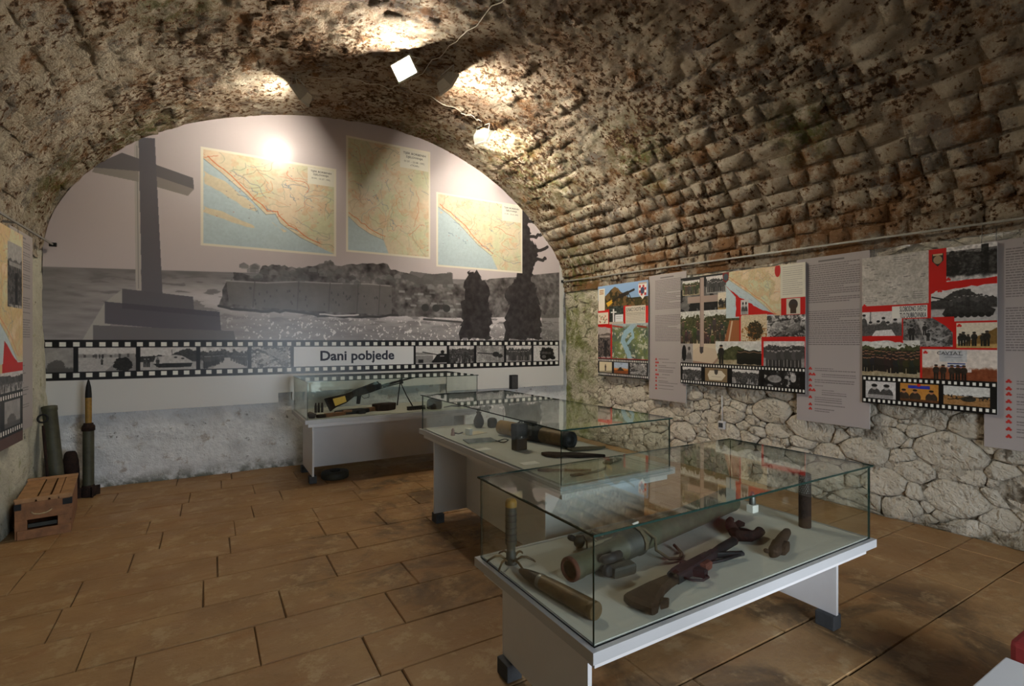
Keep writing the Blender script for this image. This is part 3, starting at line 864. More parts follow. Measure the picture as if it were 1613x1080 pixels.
        c.a[:] = (.66, .62, .60); c.layer(((V > .25 + .16 * (n1 - .5)) & (V < .96)).astype(float), (.38, .34, .32)); c.layer(((n2 > .52) & (V > .3)).astype(float), (.18, .16, .16))
        c.rect(.5, .45, .7, .95, (.12, .11, .11)); c.rect(.1, .3, .95, .36, (.6, .56, .53)); c.tex(26, .1, seed + 3)
    elif kind == 'trench':
        c.a[:] = (.48 + .6 * (n1 - .5))[..., None]; c.layer((n2 > .56).astype(float), (.25,) * 3); c.poly([(.3, .1), (.42, .1), (.62, .9), (.5, 1)], (.66,) * 3, .8)
        for x, y, h in ((.18, .85, .62), (.45, .6, .4), (.52, .8, .35)): person(c, x, y, h, (.14,) * 3, (.5,) * 3, ar)
        c.line([(.6, .9), (.95, .6)], .04, (.7,) * 3, .6); c.tex(40, .12, seed + 3)
    elif kind == 'walkers':
        c.a[:] = (.84, .80, .72); c.layer((V > .95 - .75 * U + .1 * (n2 - .5)).astype(float), (.47, .36, .18)); c.layer(sstep(V, .82, .86), (.70, .58, .36))
        for x, h in ((.1, .5), (.18, .56), (.3, .46), (.45, .56), (.66, .5), (.76, .6)): person(c, x, .92, h, (.12, .12, .1), (.3, .24, .2), ar)
        c.tex(24, .08, seed + 3)
    elif kind == 'townsign':
        c.a[:] = (.84, .80, .76); c.layer(sstep(V + .14 * (n2 - .5), .56, .64), (.48, .25, .14)); c.rect(.25, .02, .62, .40, (.72, .73, .74)); c.rect(.30, .17, .57, .19, (.45, .46, .5)); c.rect(.32, .24, .55, .26, (.45, .46, .5))
        c.rect(.36, .44, .60, .56, (.18, .26, .5)); c.rect(.36, .48, .60, .52, (.86, .86, .84)); c.rect(.6, .62, .68, .72, (.82, .78, .76))
        for x in (.2, .3, .42, .5, .58): person(c, x, 1.0, .5, (.16, .13, .10), (.5, .3, .2), ar)
        c.tex(24, .1, seed + 3)
    elif kind == 'graves':
        c.layer((V > .2 + .1 * (n2 - .5)).astype(float), (.2, .2, .17)); c.rect(.0, .12, 1, .9, (.15, .15, .14), .6); c.rect(.70, .02, .84, .8, (.07,) * 3); c.ell(.12, .6, .16, .34, (.10,) * 3); c.ell(.12, .22, .07, .11, (.14,) * 3)
        c.ell(.36, .28, .07, .14, (.12,) * 3); c.line([(.2, .18), (.56, .22)], .05, (.13,) * 3); c.layer(sstep(V + .2 * (n1 - .5), .8, .9), (.70,) * 3); c.tex(18, .26, seed + 3)
    elif kind == 'plaque':
        c.a[:] = (.50, .42, .30); c.poly([(.12, .5), (.22, .18), (.75, .18), (.93, .5), (.75, .9), (.2, .9)], (.82, .78, .70)); c.poly([(.42, .1), (.6, .1), (.58, .4), (.51, .5), (.44, .4)], (.25, .23, .22)); c.rect(.3, .62, .72, .65, (.6, .56, .5))
    elif kind == 'night':
        c.a[:] = (.10, .09, .08); c.layer((n1 > .56).astype(float), (.62, .58, .54)); c.ell(.3, .5, .2, .25, (.66, .63, .6), .8); c.ell(.82, .4, .08, .26, (.72, .66, .58)); c.tex(14, .2, seed + 3)
    elif kind == 'flowers':
        c.a[:] = (.80, .74, .62); c.layer(((U - .55) ** 2 / .09 + (V - .6) ** 2 / .12 + (n2 - .5) * 1.6 < 1).astype(float), (.20, .17, .09)); c.layer((n2 > .6).astype(float) * sstep(V, .3, .5), (.55, .36, .16)); c.tex(30, .12, seed + 3)
    if dark: c.a *= (1 - dark)
    if mono:
        g = c.a @ np.array([.3, .59, .11]); c.a[:] = g[..., None] * np.array([1.0, .985, .975])
    np.clip(c.a, 0.03, 0.93, out=c.a)

def geomap(cv, x0, y0, x1, y1, seed, coast, warm=(.85, .80, .70)):
    """a printed topographic map: land, sea below the coast line, roads, contour tints"""
    c = cv.sub(x0, y0, x1, y1); r = random.Random(seed)
    n1 = nz(c.H, c.W, 5, 5, seed); n2 = nz(c.H, c.W, 16, 4, seed + 1)
    c.a[:] = warm
    c.layer(sstep(n1, .48, .62) * .8, (.80, .81, .68)); c.layer(sstep(n2, .56, .66) * .5, (.84, .70, .56)); c.layer(sstep(n1, .40, .30) * .7, (.90, .82, .72))
    c.poly(coast[0], (.72, .785, .81))
    for isl in coast[1:]: c.poly(wiggle(isl + isl[:1], .012, 3, seed), (.84, .79, .69))
    land = ~(c.pmask_full(coast[0]))
    keep = c.a.copy()
    for k in range(70):
        x, y, an = r.uniform(0, 1), r.uniform(0, 1), r.uniform(0, 6.28); pts = [(x, y)]
        for q in range(r.randint(8, 26)):
            an += r.uniform(-.6, .6); x += .016 * math.cos(an); y += .016 * math.sin(an); pts.append((x, y))
        c.line(pts, .0035 if k % 4 else .006, ((.78, .42, .30), (.62, .55, .46), (.80, .58, .40), (.56, .60, .52), (.50, .52, .58))[k % 5], .5)
    c.a[~land] = keep[~land]
    edge = coast[0][:coast_n(coast[0])]
    c.line([(p[0] + .02, p[1] - .035) for p in wiggle(edge, .012, 3, seed + 5)], .008, (.82, .42, .26), .75)
    c.line([(p[0], p[1]) for p in edge], .004, (.35, .42, .46), .7)
    for k in range(36):
        x, y = r.uniform(.05, .95), r.uniform(.03, .75)
        c.ell(x, y, .005, .005, (.45, .40, .48) if k % 2 else (.72, .32, .25), .5)
    for k in range(9):
        p = (r.uniform(.1, .8), r.uniform(.2, .75)); c.line(wiggle([p, (p[0] + .06, p[1] + .05)], .02, 4, k + seed), .006, (.42, .50, .60), .5)
    c.tex(60, .035, seed + 9)
def coast_n(p): return len(p) - 2
def perforations(cv, x0, x1, yt, h, n, col=(.90, .90, .87), seed=0):
    w = (x1 - x0) / n
    for k in range(n):
        a = x0 + (k + .26) * w
        cv.rect(a, yt, a + w * .5, yt + h, col)
def film(cv, x0, y0, x1, y1, frames, n, asp, seed):
    """a strip of film: perforations and printed pictures; y runs down"""
    H = y1 - y0
    cv.rect(x0, y0, x1, y1, (.045, .04, .045))
    perforations(cv, x0, x1, y0 + H * .055, H * .10, n); perforations(cv, x0, x1, y1 - H * .155, H * .10, n)
    for k, (a, b_, kind, mono) in enumerate(frames): photo(cv, a, y0 + H * .20, b_, y1 - H * .20, kind, seed + k, mono)
def textrows(cv, x0, y0, x1, y1, pitch, col, seed, th=.45, ragged=True):
    r = random.Random(seed); y = y0
    while y < y1:
        x = x0; end = x1 if r.random() > .16 else x0 + (x1 - x0) * r.uniform(.4, .9)
        while x < end:
            w = (x1 - x0) * r.uniform(.025, .075); cv.rect(x, y, min(x + w, end), y + pitch * th, col, .5); x += w + (x1 - x0) * .009
        y += pitch

# ------------------------------------------------------------------ boards
def board(name, w, h, t, img_mat, edge_mat, outline=None, parent=None, holes=None):
    """a flat board standing upright: local x to the right, z up, printed face towards local -y"""
    out = outline or [(0, 0), (w, 0), (w, h), (0, h)]
    bm = bmesh.new()
    f0 = bm.faces.new([bm.verts.new((a, 0, c_)) for a, c_ in out])
    f0.normal_update()
    if f0.normal.y > 0: f0.normal_flip()
    r = bmesh.ops.extrude_face_region(bm, geom=[f0])
    for v in [g for g in r['geom'] if isinstance(g, bmesh.types.BMVert)]: v.co.y -= t
    uv = bm.loops.layers.uv.new('UVMap')
    for f in bm.faces:
        f.normal_update()
        front = all(abs(v.co.y + t) < 1e-6 for v in f.verts)
        f.material_index = 0 if front else 1
        for l in f.loops: l[uv].uv = (l.vert.co.x / w, l.vert.co.z / h)
    bmesh.ops.recalc_face_normals(bm, faces=bm.faces)
    bmesh.ops.triangulate(bm, faces=[f for f in bm.faces if len(f.verts) > 4])
    me = bpy.data.meshes.new(name); bm.to_mesh(me); bm.free()
    me.materials.append(img_mat); me.materials.append(edge_mat)
    o = bpy.data.objects.new(name, me); C.objects.link(o)
    if parent is not None: o.parent = parent
    return o
def lettering(text, x, z, wid, hgt, y, m, parent, bold=0.0, name='lettering', shear=0.0):
    """flat letters on a board; x,z the middle of the line, wid x hgt its size (hgt: capital height)"""
    cu = bpy.data.curves.new(name, 'FONT'); cu.body = text; cu.align_x = 'CENTER'; cu.offset = bold; cu.resolution_u = 3; cu.extrude = 0.0
    tmp = bpy.data.objects.new('tmp', cu); C.objects.link(tmp)
    dg = bpy.context.evaluated_depsgraph_get()
    me = bpy.data.meshes.new_from_object(tmp.evaluated_get(dg))
    bpy.data.objects.remove(tmp); bpy.data.curves.remove(cu)
    xs = [v.co.x for v in me.vertices]; cap = 0.70
    k = wid / (max(xs) - min(xs)); mid = (max(xs) + min(xs)) / 2; kz = hgt / cap
    for v in me.vertices: v.co = Vector(((v.co.x - mid) * k + x, y, v.co.y * kz + z - hgt / 2))
    me.name = name; me.materials.clear(); me.materials.append(m)
    o = bpy.data.objects.new(name, me); C.objects.link(o); o.parent = parent
    return o

# ---- the mural on the end wall
MX0, MZ1 = -1.53, 4.66
MW, MH = 6.84, 3.86
cv = Canvas(MW, MH, 250, (.735, .69, .70), MX0, -MZ1)
P = lambda pts: [(a, -c_) for a, c_ in pts]
V, U = np.meshgrid(np.linspace(-MZ1, -MZ1 + MH, cv.H), np.linspace(MX0, MX0 + MW, cv.W), indexing='ij')
n1 = nz(cv.H, cv.W, 8, 5, 11); n2 = nz(cv.H, cv.W, 170, 3, 12, 0.22); n3 = nz(cv.H, cv.W, 240, 2, 13)
hz = -(2.385 + 0.035 * (U + 1.5))
sea = sstep(V, hz - .004, hz + .004)
shade = .40 + .10 * sstep(V - hz, 0, .5) + .34 * np.exp(-((V + 2.12 - .03 * U) / .16) ** 2) * sstep(U, -1.4, .3) * (n2 > .40) + .16 * (n2 - .5)
cv.layer(sea, (0, 0, 0)); cv.a += (sea * shade)[..., None] * np.array([1.0, .965, .98])
glit = sea * (n3 > .70) * sstep(V, -2.02, -1.85) * sstep(U, -.2, .6)
cv.layer(glit, (.86, .84, .84))
town = [(0.1, 2.04), (0.17, 2.34), (0.25, 2.35), (0.24, 2.44), (0.51, 2.42), (0.56, 2.54), (0.73, 2.58), (0.87, 2.56), (1.06, 2.56), (1.3, 2.65), (1.38, 2.69), (1.46, 2.62), (1.8, 2.68), (2.16, 2.7), (2.2, 2.63), (2.53, 2.58), (2.65, 2.53), (2.71, 2.59), (3.03, 2.63), (3.15, 2.64), (3.17, 2.49), (3.45, 2.46), (3.79, 2.58), (5.14, 2.78), (5.21, 2.02), (4.0, 1.99), (3.03, 1.96), (2.44, 1.97), (1.72, 1.93), (1.22, 1.95), (0.76, 1.99), (0.33, 1.99)]
mk = cv.pmask(P(wiggle(town + town[:1], .012, 5, 3)))
blk = nz(cv.H, cv.W, 46, 3, 31); bl2 = nz(cv.H, cv.W, 150, 2, 32)
i0, i1, j0, j1, m_ = mk
cv.put(i0, i1, j0, j1, m_, (.30, .285, .285)); cv.a[j0:j1, i0:i1] += (m_ * ((blk[j0:j1, i0:i1] - .5) * .42 + (bl2[j0:j1, i0:i1] - .5) * .26))[..., None]
wallp = [(0.17, 2.34), (0.61, 2.34), (0.99, 2.38), (1.38, 2.38), (1.89, 2.4), (2.22, 2.39), (2.22, 1.98), (1.22, 2.0), (0.76, 2.02), (0.2, 2.06)]
cv.poly(P(wallp), (.355, .34, .335), .85); cv.line(P(wallp[:6]), .018, (.60, .58, .57), .8)
for a, z0_, z1_ in ((.48, 2.34, 2.03), (.99, 2.38, 2.0), (1.38, 2.38, 2.0), (1.75, 2.39, 1.99), (2.05, 2.39, 1.99)): cv.line(P([(a, z0_), (a - .02, z1_)]), .014, (.25, .24, .24), .8)
rr = random.Random(4)
for k in range(70):
    a, z_ = rr.uniform(.3, 3.1), rr.uniform(2.4, 2.56)
    cv.poly(P([(a, z_), (a + .05, z_ + .03), (a + .1, z_), (a + .1, z_ - .04), (a, z_ - .04)]), (rr.uniform(.22, .5),) * 3, .6)
for k in range(26):
    a, z_ = rr.uniform(2.3, 3.3), rr.uniform(2.05, 2.35); cv.rect(a, -z_, a + .09, -z_ + .03, (rr.uniform(.35, .62),) * 3, .7)
for k in range(40): cv.rect(*(lambda a, z_: (a, -z_, a + .016, -z_ + .03))(rr.uniform(.3, 2.2), rr.uniform(2.08, 2.28)), (.2,) * 3, .8)
for k in range(3): cv.ell(2.72 + k * .17, -2.10, .06, .055, (.13,) * 3)
cv.poly(P([(2.42, 2.5), (2.5, 2.62), (2.85, 2.60), (3.14, 2.64), (3.17, 2.47), (2.6, 2.44)]), (.27, .26, .26), .8)
cv.line(P(wiggle([(0.1, 2.02), (.5, 1.98), (.9, 1.99), (1.3, 1.94), (1.8, 1.93), (2.3, 1.98)], .012, 6, 8)), .03, (.16, .15, .15))
cv.line(P(wiggle([(1.25, 1.965), (1.5, 1.95), (1.75, 1.97)], .006, 4, 9)), .02, (.82, .8, .8)); cv.line(P([(2.7, 1.93), (3.3, 1.90)]), .03, (.2,) * 3)
leafn = nz(cv.H, cv.W, 120, 3, 41)
def cyp(pts, seed):
    q = cv.pmask(P(wiggle(pts + pts[:1], .035, 9, seed)))
    i0, i1, j0, j1, m_ = q; cv.put(i0, i1, j0, j1, m_, (.105, .095, .10)); cv.a[j0:j1, i0:i1] += (m_ * (leafn[j0:j1, i0:i1] - .5) * .16)[..., None]
cyp([(3.4, 2.66), (3.58, 2.69), (3.76, 2.48), (3.83, 1.98), (3.81, 1.63), (3.28, 1.63), (3.32, 2.16)], 5)
cyp([(4.30, 3.45), (4.40, 3.80), (4.50, 3.72), (4.57, 3.3), (4.72, 3.17), (4.68, 2.96), (4.57, 2.63), (4.7, 2.43), (4.78, 2.0), (4.78, 1.63), (4.02, 1.63), (4.13, 2.19), (4.08, 2.4), (4.28, 2.61)], 6)
for a, z_, b_, y_ in ((4.5, 3.3, 4.82, 3.42), (4.6, 3.1, 4.9, 3.2), (4.5, 3.55, 4.72, 3.66), (4.62, 2.95, 4.86, 3.0)): cv.line(P(wiggle([(a, z_), (b_, y_)], .03, 6, int(a * 90))), .05, (.11, .10, .10))
cv.rect(4.78, -2.05, 5.14, -1.63, (.30, .29, .28), .6)
# stone cross on stepped plinth
cv.poly(P([(-0.73, 3.80), (-0.69, 3.90), (-0.665, 2.15), (-0.715, 2.16)]), (.66, .64, .62)); cv.line(P([(-0.705, 3.8), (-0.69, 2.2)]), .006, (.4,) * 3)
cv.poly(P([(-1.07, 3.51), (-0.69, 3.52), (-0.69, 3.40), (-1.10, 3.44)]), (.50, .475, .455)); cv.poly(P([(-1.12, 3.49), (-0.84, 3.70), (-0.17, 3.53), (-0.16, 3.40), (-0.53, 3.49), (-0.69, 3.52)]), (.335, .325, .34))
cv.poly(P([(-0.53, 3.49), (-0.16, 3.40), (-0.22, 3.31), (-0.53, 3.37)]), (.485, .46, .44)); cv.poly(P([(-0.69, 3.90), (-0.54, 3.92), (-0.465, 2.10), (-0.66, 2.10)]), (.315, .305, .335))
cv.poly(P([(-0.84, 2.18), (-0.99, 2.03), (-1.18, 1.62), (-1.0, 1.62), (-0.9, 1.9), (-0.84, 1.94)]), (.64, .63, .61), .85)
cv.poly(P([(-0.84, 2.19), (-0.17, 2.13), (-0.16, 1.96), (-0.84, 2.0)]), (.30, .295, .325)); cv.poly(P([(-0.99, 2.04), (0.1, 1.96), (0.12, 1.70), (-0.99, 1.80)]), (.275, .27, .305)); cv.poly(P([(-1.09, 1.78), (0.25, 1.73), (0.27, 1.62), (-1.09, 1.62)]), (.34, .33, .35))
cv.poly(P([(-0.84, 2.03), (0.1, 1.96), (0.1, 1.90), (-0.84, 1.97)]), (.215, .21, .25), .7)
up = cv.a[:int((MZ1 - 1.62) * cv.sy)]; up[:] = .085 + .915 * up ** .88
# three maps
def mapbox(x0, z1_, x1, z0_, seed, coast, tag_):
    cv.rect(x0, -z1_, x1, -z0_, (.90, .88, .82)); e = .028
    geomap(cv, x0 + e, -z1_ + e, x1 - e, -z0_ - e, seed, coast)
    a, b_, c_, d = tag_; cv.rect(a, -b_, c_, -d, (.88, .865, .82))
mapbox(-0.095, 3.915, 1.46, 2.745, 51, [[(0, .10), (.12, .22), (.30, .42), (.45, .62), (.52, .60), (.56, .70), (.72, .84), (.86, .92), (1, 1), (0, 1)],
       [(0, .22), (.14, .31), (.30, .47), (.40, .60), (.28, .56), (.12, .42), (0, .36)], [(0, .60), (.12, .64), (.34, .75), (.36, .79), (.2, .74), (0, .66)], [(.5, .70), (.6, .78), (.58, .80)]], (1.10, 3.885, 1.43, 3.67))
mapbox(1.585, 4.40, 2.80, 2.82, 52, [[(0, .70), (.12, .78), (.26, .84), (.42, .88), (.48, 1), (0, 1)]], (2.34, 4.372, 2.772, 4.10))
mapbox(2.895, 3.83, 4.40, 2.72, 53, [[(0, .18), (.12, .27), (.28, .44), (.46, .66), (.62, .80), (.70, 1), (0, 1)], [(.0, .22), (.06, .26), (.02, .27)]], (4.02, 3.802, 4.372, 3.54))
# film strip along the foot, title field
zt, zb = 1.62, 1.187
cv.rect(MX0, -zt, 5.145, -zb, (.05, .048, .06))
perforations(cv, -1.51, 5.145, -zt + .025, .048, 60); perforations(cv, -1.51, 5.145, -zb - .075, .048, 60)
fx = [-1.505, -1.234, -0.693, -0.12, 0.423, 0.911, 2.552, 3.081, 3.54, 4.076, 4.599, 5.144]
kinds = ['smoke', 'road', 'vehicle', 'march', 'rubble', None, 'barrel', 'crowd', 'gun', 'lineup', 'truck']
for k, kd in enumerate(kinds):
    if kd is None: cv.rect(fx[k] + .02, -1.535, fx[k + 1] - .01, -1.275, (.86, .86, .86))
    else: photo(cv, fx[k] + (.0 if k == 0 else .02), -1.535, fx[k + 1] - .02, -1.275, kd, 60 + k)
cv.rect(MX0, -zb, MX0 + MW, -.7, (.80, .80, .79)); cv.rect(5.145, -2.95, MX0 + MW, -.7, (.80, .80, .79)); cv.poly(P([(5.145, 2.95), (5.2, 2.9), (5.145, 2.0)]), (.8, .8, .79))
mural_print = cv.image('mural_print')
arch = []
for k in range(61):
    s_ = 0.12 + (ARC - 0.24) * k / 60
    p = vpt(s_, 7.08, 0.0); arch.append((p.x, p.z))
out = [(-1.52, 0.815), (0.748, 0.83), (0.748, 0.952), (0.912, 0.955), (0.912, 0.855), (1.03, 0.86), (1.03, 0.95), (3.06, 0.968), (3.06, 0.858), (5.235, 0.86), (5.235, 1.36),
       (5.195, 1.40), (5.195, 1.62), (5.235, 1.66), (5.225, 2.3)] + [p for p in arch[::-1]]
out = [(a - MX0, c_ - (MZ1 - MH)) for a, c_ in out]
mural = thing('wall_mural', 'large arched photo mural of a stone cross, sea fort and three maps', 'mural', (MX0, 7.078, MZ1 - MH))
mb = board('printed_board', MW, MH, 0.012, print_mat('mural_print', mural_print, 0.30), M['foam'], out, mural)
def mtext(t, x, z, w, h, m=M['ink'], bold=0.0): lettering(t, x - MX0, z - (MZ1 - MH), w, h, -0.0132, m, mural, bold)
mtext('Dani pobjede', 1.755, 1.416, 1.00, 0.125, bold=0.028)
for cx, zt_, l3, l4, w in ((1.265, 3.84, '30.04. - 01.07. 1992.', None, .26), (2.557, 4.32, '01.07. - 23.08. 1992.', '\u00abTIGAR\u00bb', .34), (4.195, 3.755, '21.09. - 30.10. 1992.', None, .28)):
    k = w / .34
    mtext('TIJEK BORBENIH', cx, zt_, w, .030 * k, M['ink_grey'], .012); mtext('DJELOVANJA', cx, zt_ - .052 * k, w * .74, .030 * k, M['ink_grey'], .012)
    mtext(l3, cx, zt_ - .118 * k, w * .92, .026 * k, M['ink_grey'])
    if l4: mtext(l4, cx, zt_ - .165 * k, w * .4, .026 * k, M['ink_grey'])

# ---- hanging boards on the side walls
def hang(name, label, cat, group, x, y, z, rz, w, h, img, lines=(), t=0.008, wires=True, rail_z=2.56, depth=0.0):
    o = thing(name, label, cat, (x, y, z), rz, {'photo_board': 'photo collage boards on the side walls', 'text_board': 'grey text panels on the side walls'}[name])
    board('printed_board', w, h, t, print_mat(name + '_print', img, 0.4), M['foam'], None, o)
    for txt, cx, cz, ww, hh, m, bd in lines: lettering(txt, cx, cz, ww, hh, -t - 0.0012, m, o, bd)
    for k in (0.1, 0.9):
        bb = MB(); bb.tube([(w * k, -t / 2, h - .004), (w * k, depth, max(h + .02, rail_z - z))], 0.0016, 6); bb.build('hanging_wire', M['steel'], o)
    return o
def text_print(w, h, seed, items, partial=None):
    c = Canvas(w, h, 420, (.645, .61, .605)); r = random.Random(seed)
    ink = (.27, .255, .26)
    c.rect(w * .32, h * .022, w * .68, h * .031, ink, .6)
    textrows(c, w * .18, h * .045, w * .88, h * .28, h * .0125, ink, seed)
    textrows(c, w * .18, h * .325, w * .88, h * .53, h * .0125, ink, seed + 1)
    y = h * .675
    for k, nrow in enumerate(items):
        for q in range(2 if k in (1, 4) and seed % 2 else 1):
            cx = w * .205 + q * w * .05
            for dx, dy in ((-.009, .005), (.009, .005), (0, -.007)): c.ell(cx + dx, y + dy, .0085, .0085, (.70, .16, .13))
        textrows(c, w * .27 + (w * .1 if k in (1, 4) and seed % 2 else 0), y - h * .004, w * (.5 + .35 * r.random()), y + h * .0115 * nrow - h * .006, h * .0125, ink, seed + 5 + k, .4)
        y += h * (.026 + .009 * (nrow - 1))
    return c.image('text_print_%d' % seed)
RED = (.74, .07, .05)
# board with the machine gun photograph
w, h = 1.06, 1.385
c = Canvas(w, h, 420, RED); F = lambda x0, y0, x1, y1, *a, **k: photo(c, x0 * w, y0 * h, x1 * w, y1 * h, *a, **k)
Rf = lambda x0, y0, x1, y1, col, al=1.0: c.rect(x0 * w, y0 * h, x1 * w, y1 * h, col, al)
F(0, 0, 1, .27, 'hillgun', 70, mono=False); c.poly([(x * w, y * h) for x, y in wiggle([(.16, .275), (.3, .25), (.6, .245), (1, .265), (1, .3), (.16, .3)], .008, 5, 2)], RED)
Rf(.01, .03, .15, .275, (.84, .81, .74)); 
for k in range(3): Rf(.035, .045 + k * .018, .125, .055 + k * .018, (.62, .42, .22))
c.poly([(x * w, y * h) for x, y in ((.82, .03), (.975, .03), (.97, .13), (.90, .19), (.825, .13))], (.86, .84, .80))
for i in range(4):
    for j in range(4): 
        if (i + j) % 2 == 0: Rf(.835 + i * .032, .045 + j * .026, .867 + i * .032, .071 + j * .026, (.70, .10, .10))
c.ell(.897 * w, .10 * h, .035 * w, .035 * h, (.22, .24, .34)); Rf(.83, .018, .97, .034, (.70, .62, .55))
Rf(.0, .295, .225, .425, (.83, .80, .72))
for k in range(14): c.ell(R.uniform(.03, .2) * w, R.uniform(.31, .41) * h, .012, .012, ((.45, .4, .35), (.7, .3, .2), (.5, .5, .3))[k % 3])
F(.245, .235, .54, .43, 'cross', 71, mono=False); Rf(.575, .25, .955, .43, (.80, .77, .70)); textrows(c, .59 * w, .315 * h, .94 * w, .42 * h, .012, (.35, .33, .32), 5)
F(0, .445, .275, .80, 'ruin', 72, mono=False); F(.305, .43, 1, .80, 'aerial', 73, mono=False); c.poly([(x * w, y * h) for x, y in wiggle([(0, .43), (.3, .445), (.3, .47), (.0, .452)], .006, 4, 3)], RED)
film(c, 0, .805 * h, w, h, [(.03 * w, .30 * w, 'statue', False), (.345 * w, .63 * w, 'sunset', False), (.665 * w, .97 * w, 'rubble', True)], 30, 1, 74)
img = c.image('gun_board_print')
RW = -D2R(90)
hang('photo_board', 'photo collage board with blue sky machine gun picture, farthest along the right wall', 'poster', None, 5.235, 6.15, 1.075, RW, w, h, img,
     [('JUNACI S KOTE 410', .765 * w, (1 - .285) * h, .35 * w, .052, M['ink'], .012)], depth=.02, rail_z=2.62)
w2, h2 = .64, 1.70
hang('text_board', 'narrow grey text panel with red markers between the two farther photo boards', 'text panel', None, 5.262, 5.10, .81, RW, w2, h2, text_print(w2, h2, 21, [1, 1, 2, 2, 1, 1, 2, 1, 1]), rail_z=2.6)
# middle board with the cross and red map
w, h = 1.60, 1.35
c = Canvas(w, h, 420, (.78, .73, .63))
Rf(0, 0, .42, .32, (.07, .065, .06)); F(0, .02, .42, .32, 'night', 80, dark=.35); F(.02, .03, .185, .17, 'lineup', 81, mono=False); F(.245, .015, .42, .17, 'lineup', 82)
F(0, .32, .2, .62, 'crowd', 83, mono=False); F(.2, .32, .53, .62, 'crowd', 84, mono=False); c.poly([(x * w, y * h) for x, y in ((.40, .62), (.45, .42), (.53, .42), (.53, .62))], (.60, .37, .22)); c.line([(.44 * w, .62 * h), (.47 * w, .43 * h)], .02, (.8, .72, .6))
F(.35, .17, .5, .32, 'walkers', 85, mono=False)
geomap(c, .42 * w, 0, .85 * w, .40 * h, 86, [[(0, .12), (.2, .30), (.45, .52), (.7, .78), (.86, .98), (1, 1), (0, 1)]], (.80, .72, .56))
c.poly([(x * w, y * h) for x, y in wiggle([(.42, .12), (.50, .20), (.58, .26), (.68, .335), (.81, .385), (.50, .39), (.50, .22)], .005, 5, 4)], RED)
c.poly([(x * w, y * h) for x, y in ((.39, 0), (.445, 0), (.44, .07), (.418, .09), (.395, .07))], (.48, .13, .10)); c.ell(.418 * w, .04 * h, .02 * w, .03 * h, (.25, .3, .34))
Rf(.835, .0, 1, .265, (.85, .83, .77)); textrows(c, .85 * w, .02 * h, .98 * w, .235 * h, .022, (.5, .48, .46), 6, .3); c.ell(.815 * w, .04 * h, .02 * w, .05 * h, RED)
Rf(.84, .262, 1, .40, RED); Rf(.875, .268, .968, .392, (.80, .77, .70)); c.ell(.921 * w, .315 * h, .03 * w, .04 * h, (.22, .19, .17)); Rf(.902, .315, .94, .385, (.24, .18, .13))
Rf(.54, .25, .60, .375, (.78, .76, .70)); F(.54, .25, .60, .375, 'pair', 87); Rf(.53, .3, .54, .62, RED)
F(.545, .38, .74, .60, 'flowers', 88, mono=False); F(.74, .395, 1, .57, 'rubble', 89); 
F(.33, .60, .70, .81, 'field', 90, mono=False)
cc = c.sub(.33 * w, .60 * h, .70 * w, .81 * h)
for k in range(16): person(cc, .52 + .03 * k, .92 + .02 * math.sin(k), .55, (.12, .12, .09), (.45, .36, .28), .5)
person(cc, .13, .95, .8, (.13, .12, .1), (.6, .5, .4), .5)
F(0, .62, .12, .81, 'pair', 91); Rf(0, .62, .12, .81, (.45, .43, .42), .55); c.ell(.035 * w, .71 * h, .022 * w, .075 * h, (.08,) * 3)
Rf(.70, .565, 1, .855, RED); F(.715, .60, .995, .825, 'lineup', 92)
c.poly([(x * w, y * h) for x, y in ((.12, .80), (.12, .69), (.185, .64), (.33, .67), (.35, .74), (.30, .80))], (.76, .69, .60)); c.poly([(x * w, y * h) for x, y in ((.185, .65), (.22, .65), (.218, .70), (.2, .715), (.187, .70))], (.28, .25, .25))
c.poly([(x * w, y * h) for x, y in ((.12, .78), (.30, .80), (.35, .74), (.35, .77), (.30, .825), (.12, .81))], (.62, .50, .43))
Rf(.187, .015, .225, .65, (.66, .58, .54)); Rf(.07, .185, .35, .245, (.64, .56, .52)); Rf(.187, .015, .197, .65, (.5, .43, .4), .6)
film(c, 0, .80 * h, w, h, [(.02 * w, .2 * w, 'crowd', True), (.235 * w, .43 * w, 'plaque', False), (.47 * w, .68 * w, 'crowd', True), (.72 * w, .965 * w, 'night', True)], 43, 1, 94)
img = c.image('cross_board_print')
hang('photo_board', 'photo collage board showing a tall cross and a red edged coast map', 'poster', None, 5.235, 4.525, 1.065, RW, w, h, img, depth=.02, rail_z=2.58)
w2, h2 = .68, 1.66
hang('text_board', 'grey text panel with red markers between the cross collage and the tank collage', 'text panel', None, 5.262, 3.03, .79, RW, w2, h2, text_print(w2, h2, 23, [2, 2, 2, 1, 3, 3, 1, 2]), rail_z=2.55)
# near board with the tank
w, h = .945, 1.34
c = Canvas(w, h, 520, RED)
Rf(0, 0, .54, .335, (.70, .68, .65)); cc = c.sub(0, 0, .54 * w, .335 * h); cc.tex(9, .10, 100); cc.tex(40, .12, 101)
for k in range(26): cc.rect(*(lambda a, b_: (a, b_, a + .06, b_ + .012))(R.uniform(.02, .9), R.uniform(.05, .95)), (.3, .29, .29), .7)
textrows(cc, .05, .82, .24, .95, .035, (.3, .3, .3), 9, .35); textrows(cc, .5, .06, .74, .22, .04, (.3, .3, .3), 10, .35); textrows(cc, .78, .76, .95, .9, .04, (.3, .3, .3), 11, .35)
F(.665, 0, 1, .215, 'graves', 102); F(.555, .24, 1, .455, 'tank', 103); c.poly([(x * w, y * h) for x, y in wiggle([(.55, .205), (1, .205), (1, .245), (.8, .245), (.62, .26), (.55, .28)], .006, 5, 5)], RED)
c.poly([(x * w, y * h) for x, y in ((.565, .03), (.645, .03), (.645, .075), (.605, .11), (.565, .075))], (.17, .14, .12)); c.ell(.605 * w, .068 * h, .032 * w, .026 * h, (.62, .54, .42)); Rf(.57, .03, .64, .042, (.75, .66, .5))
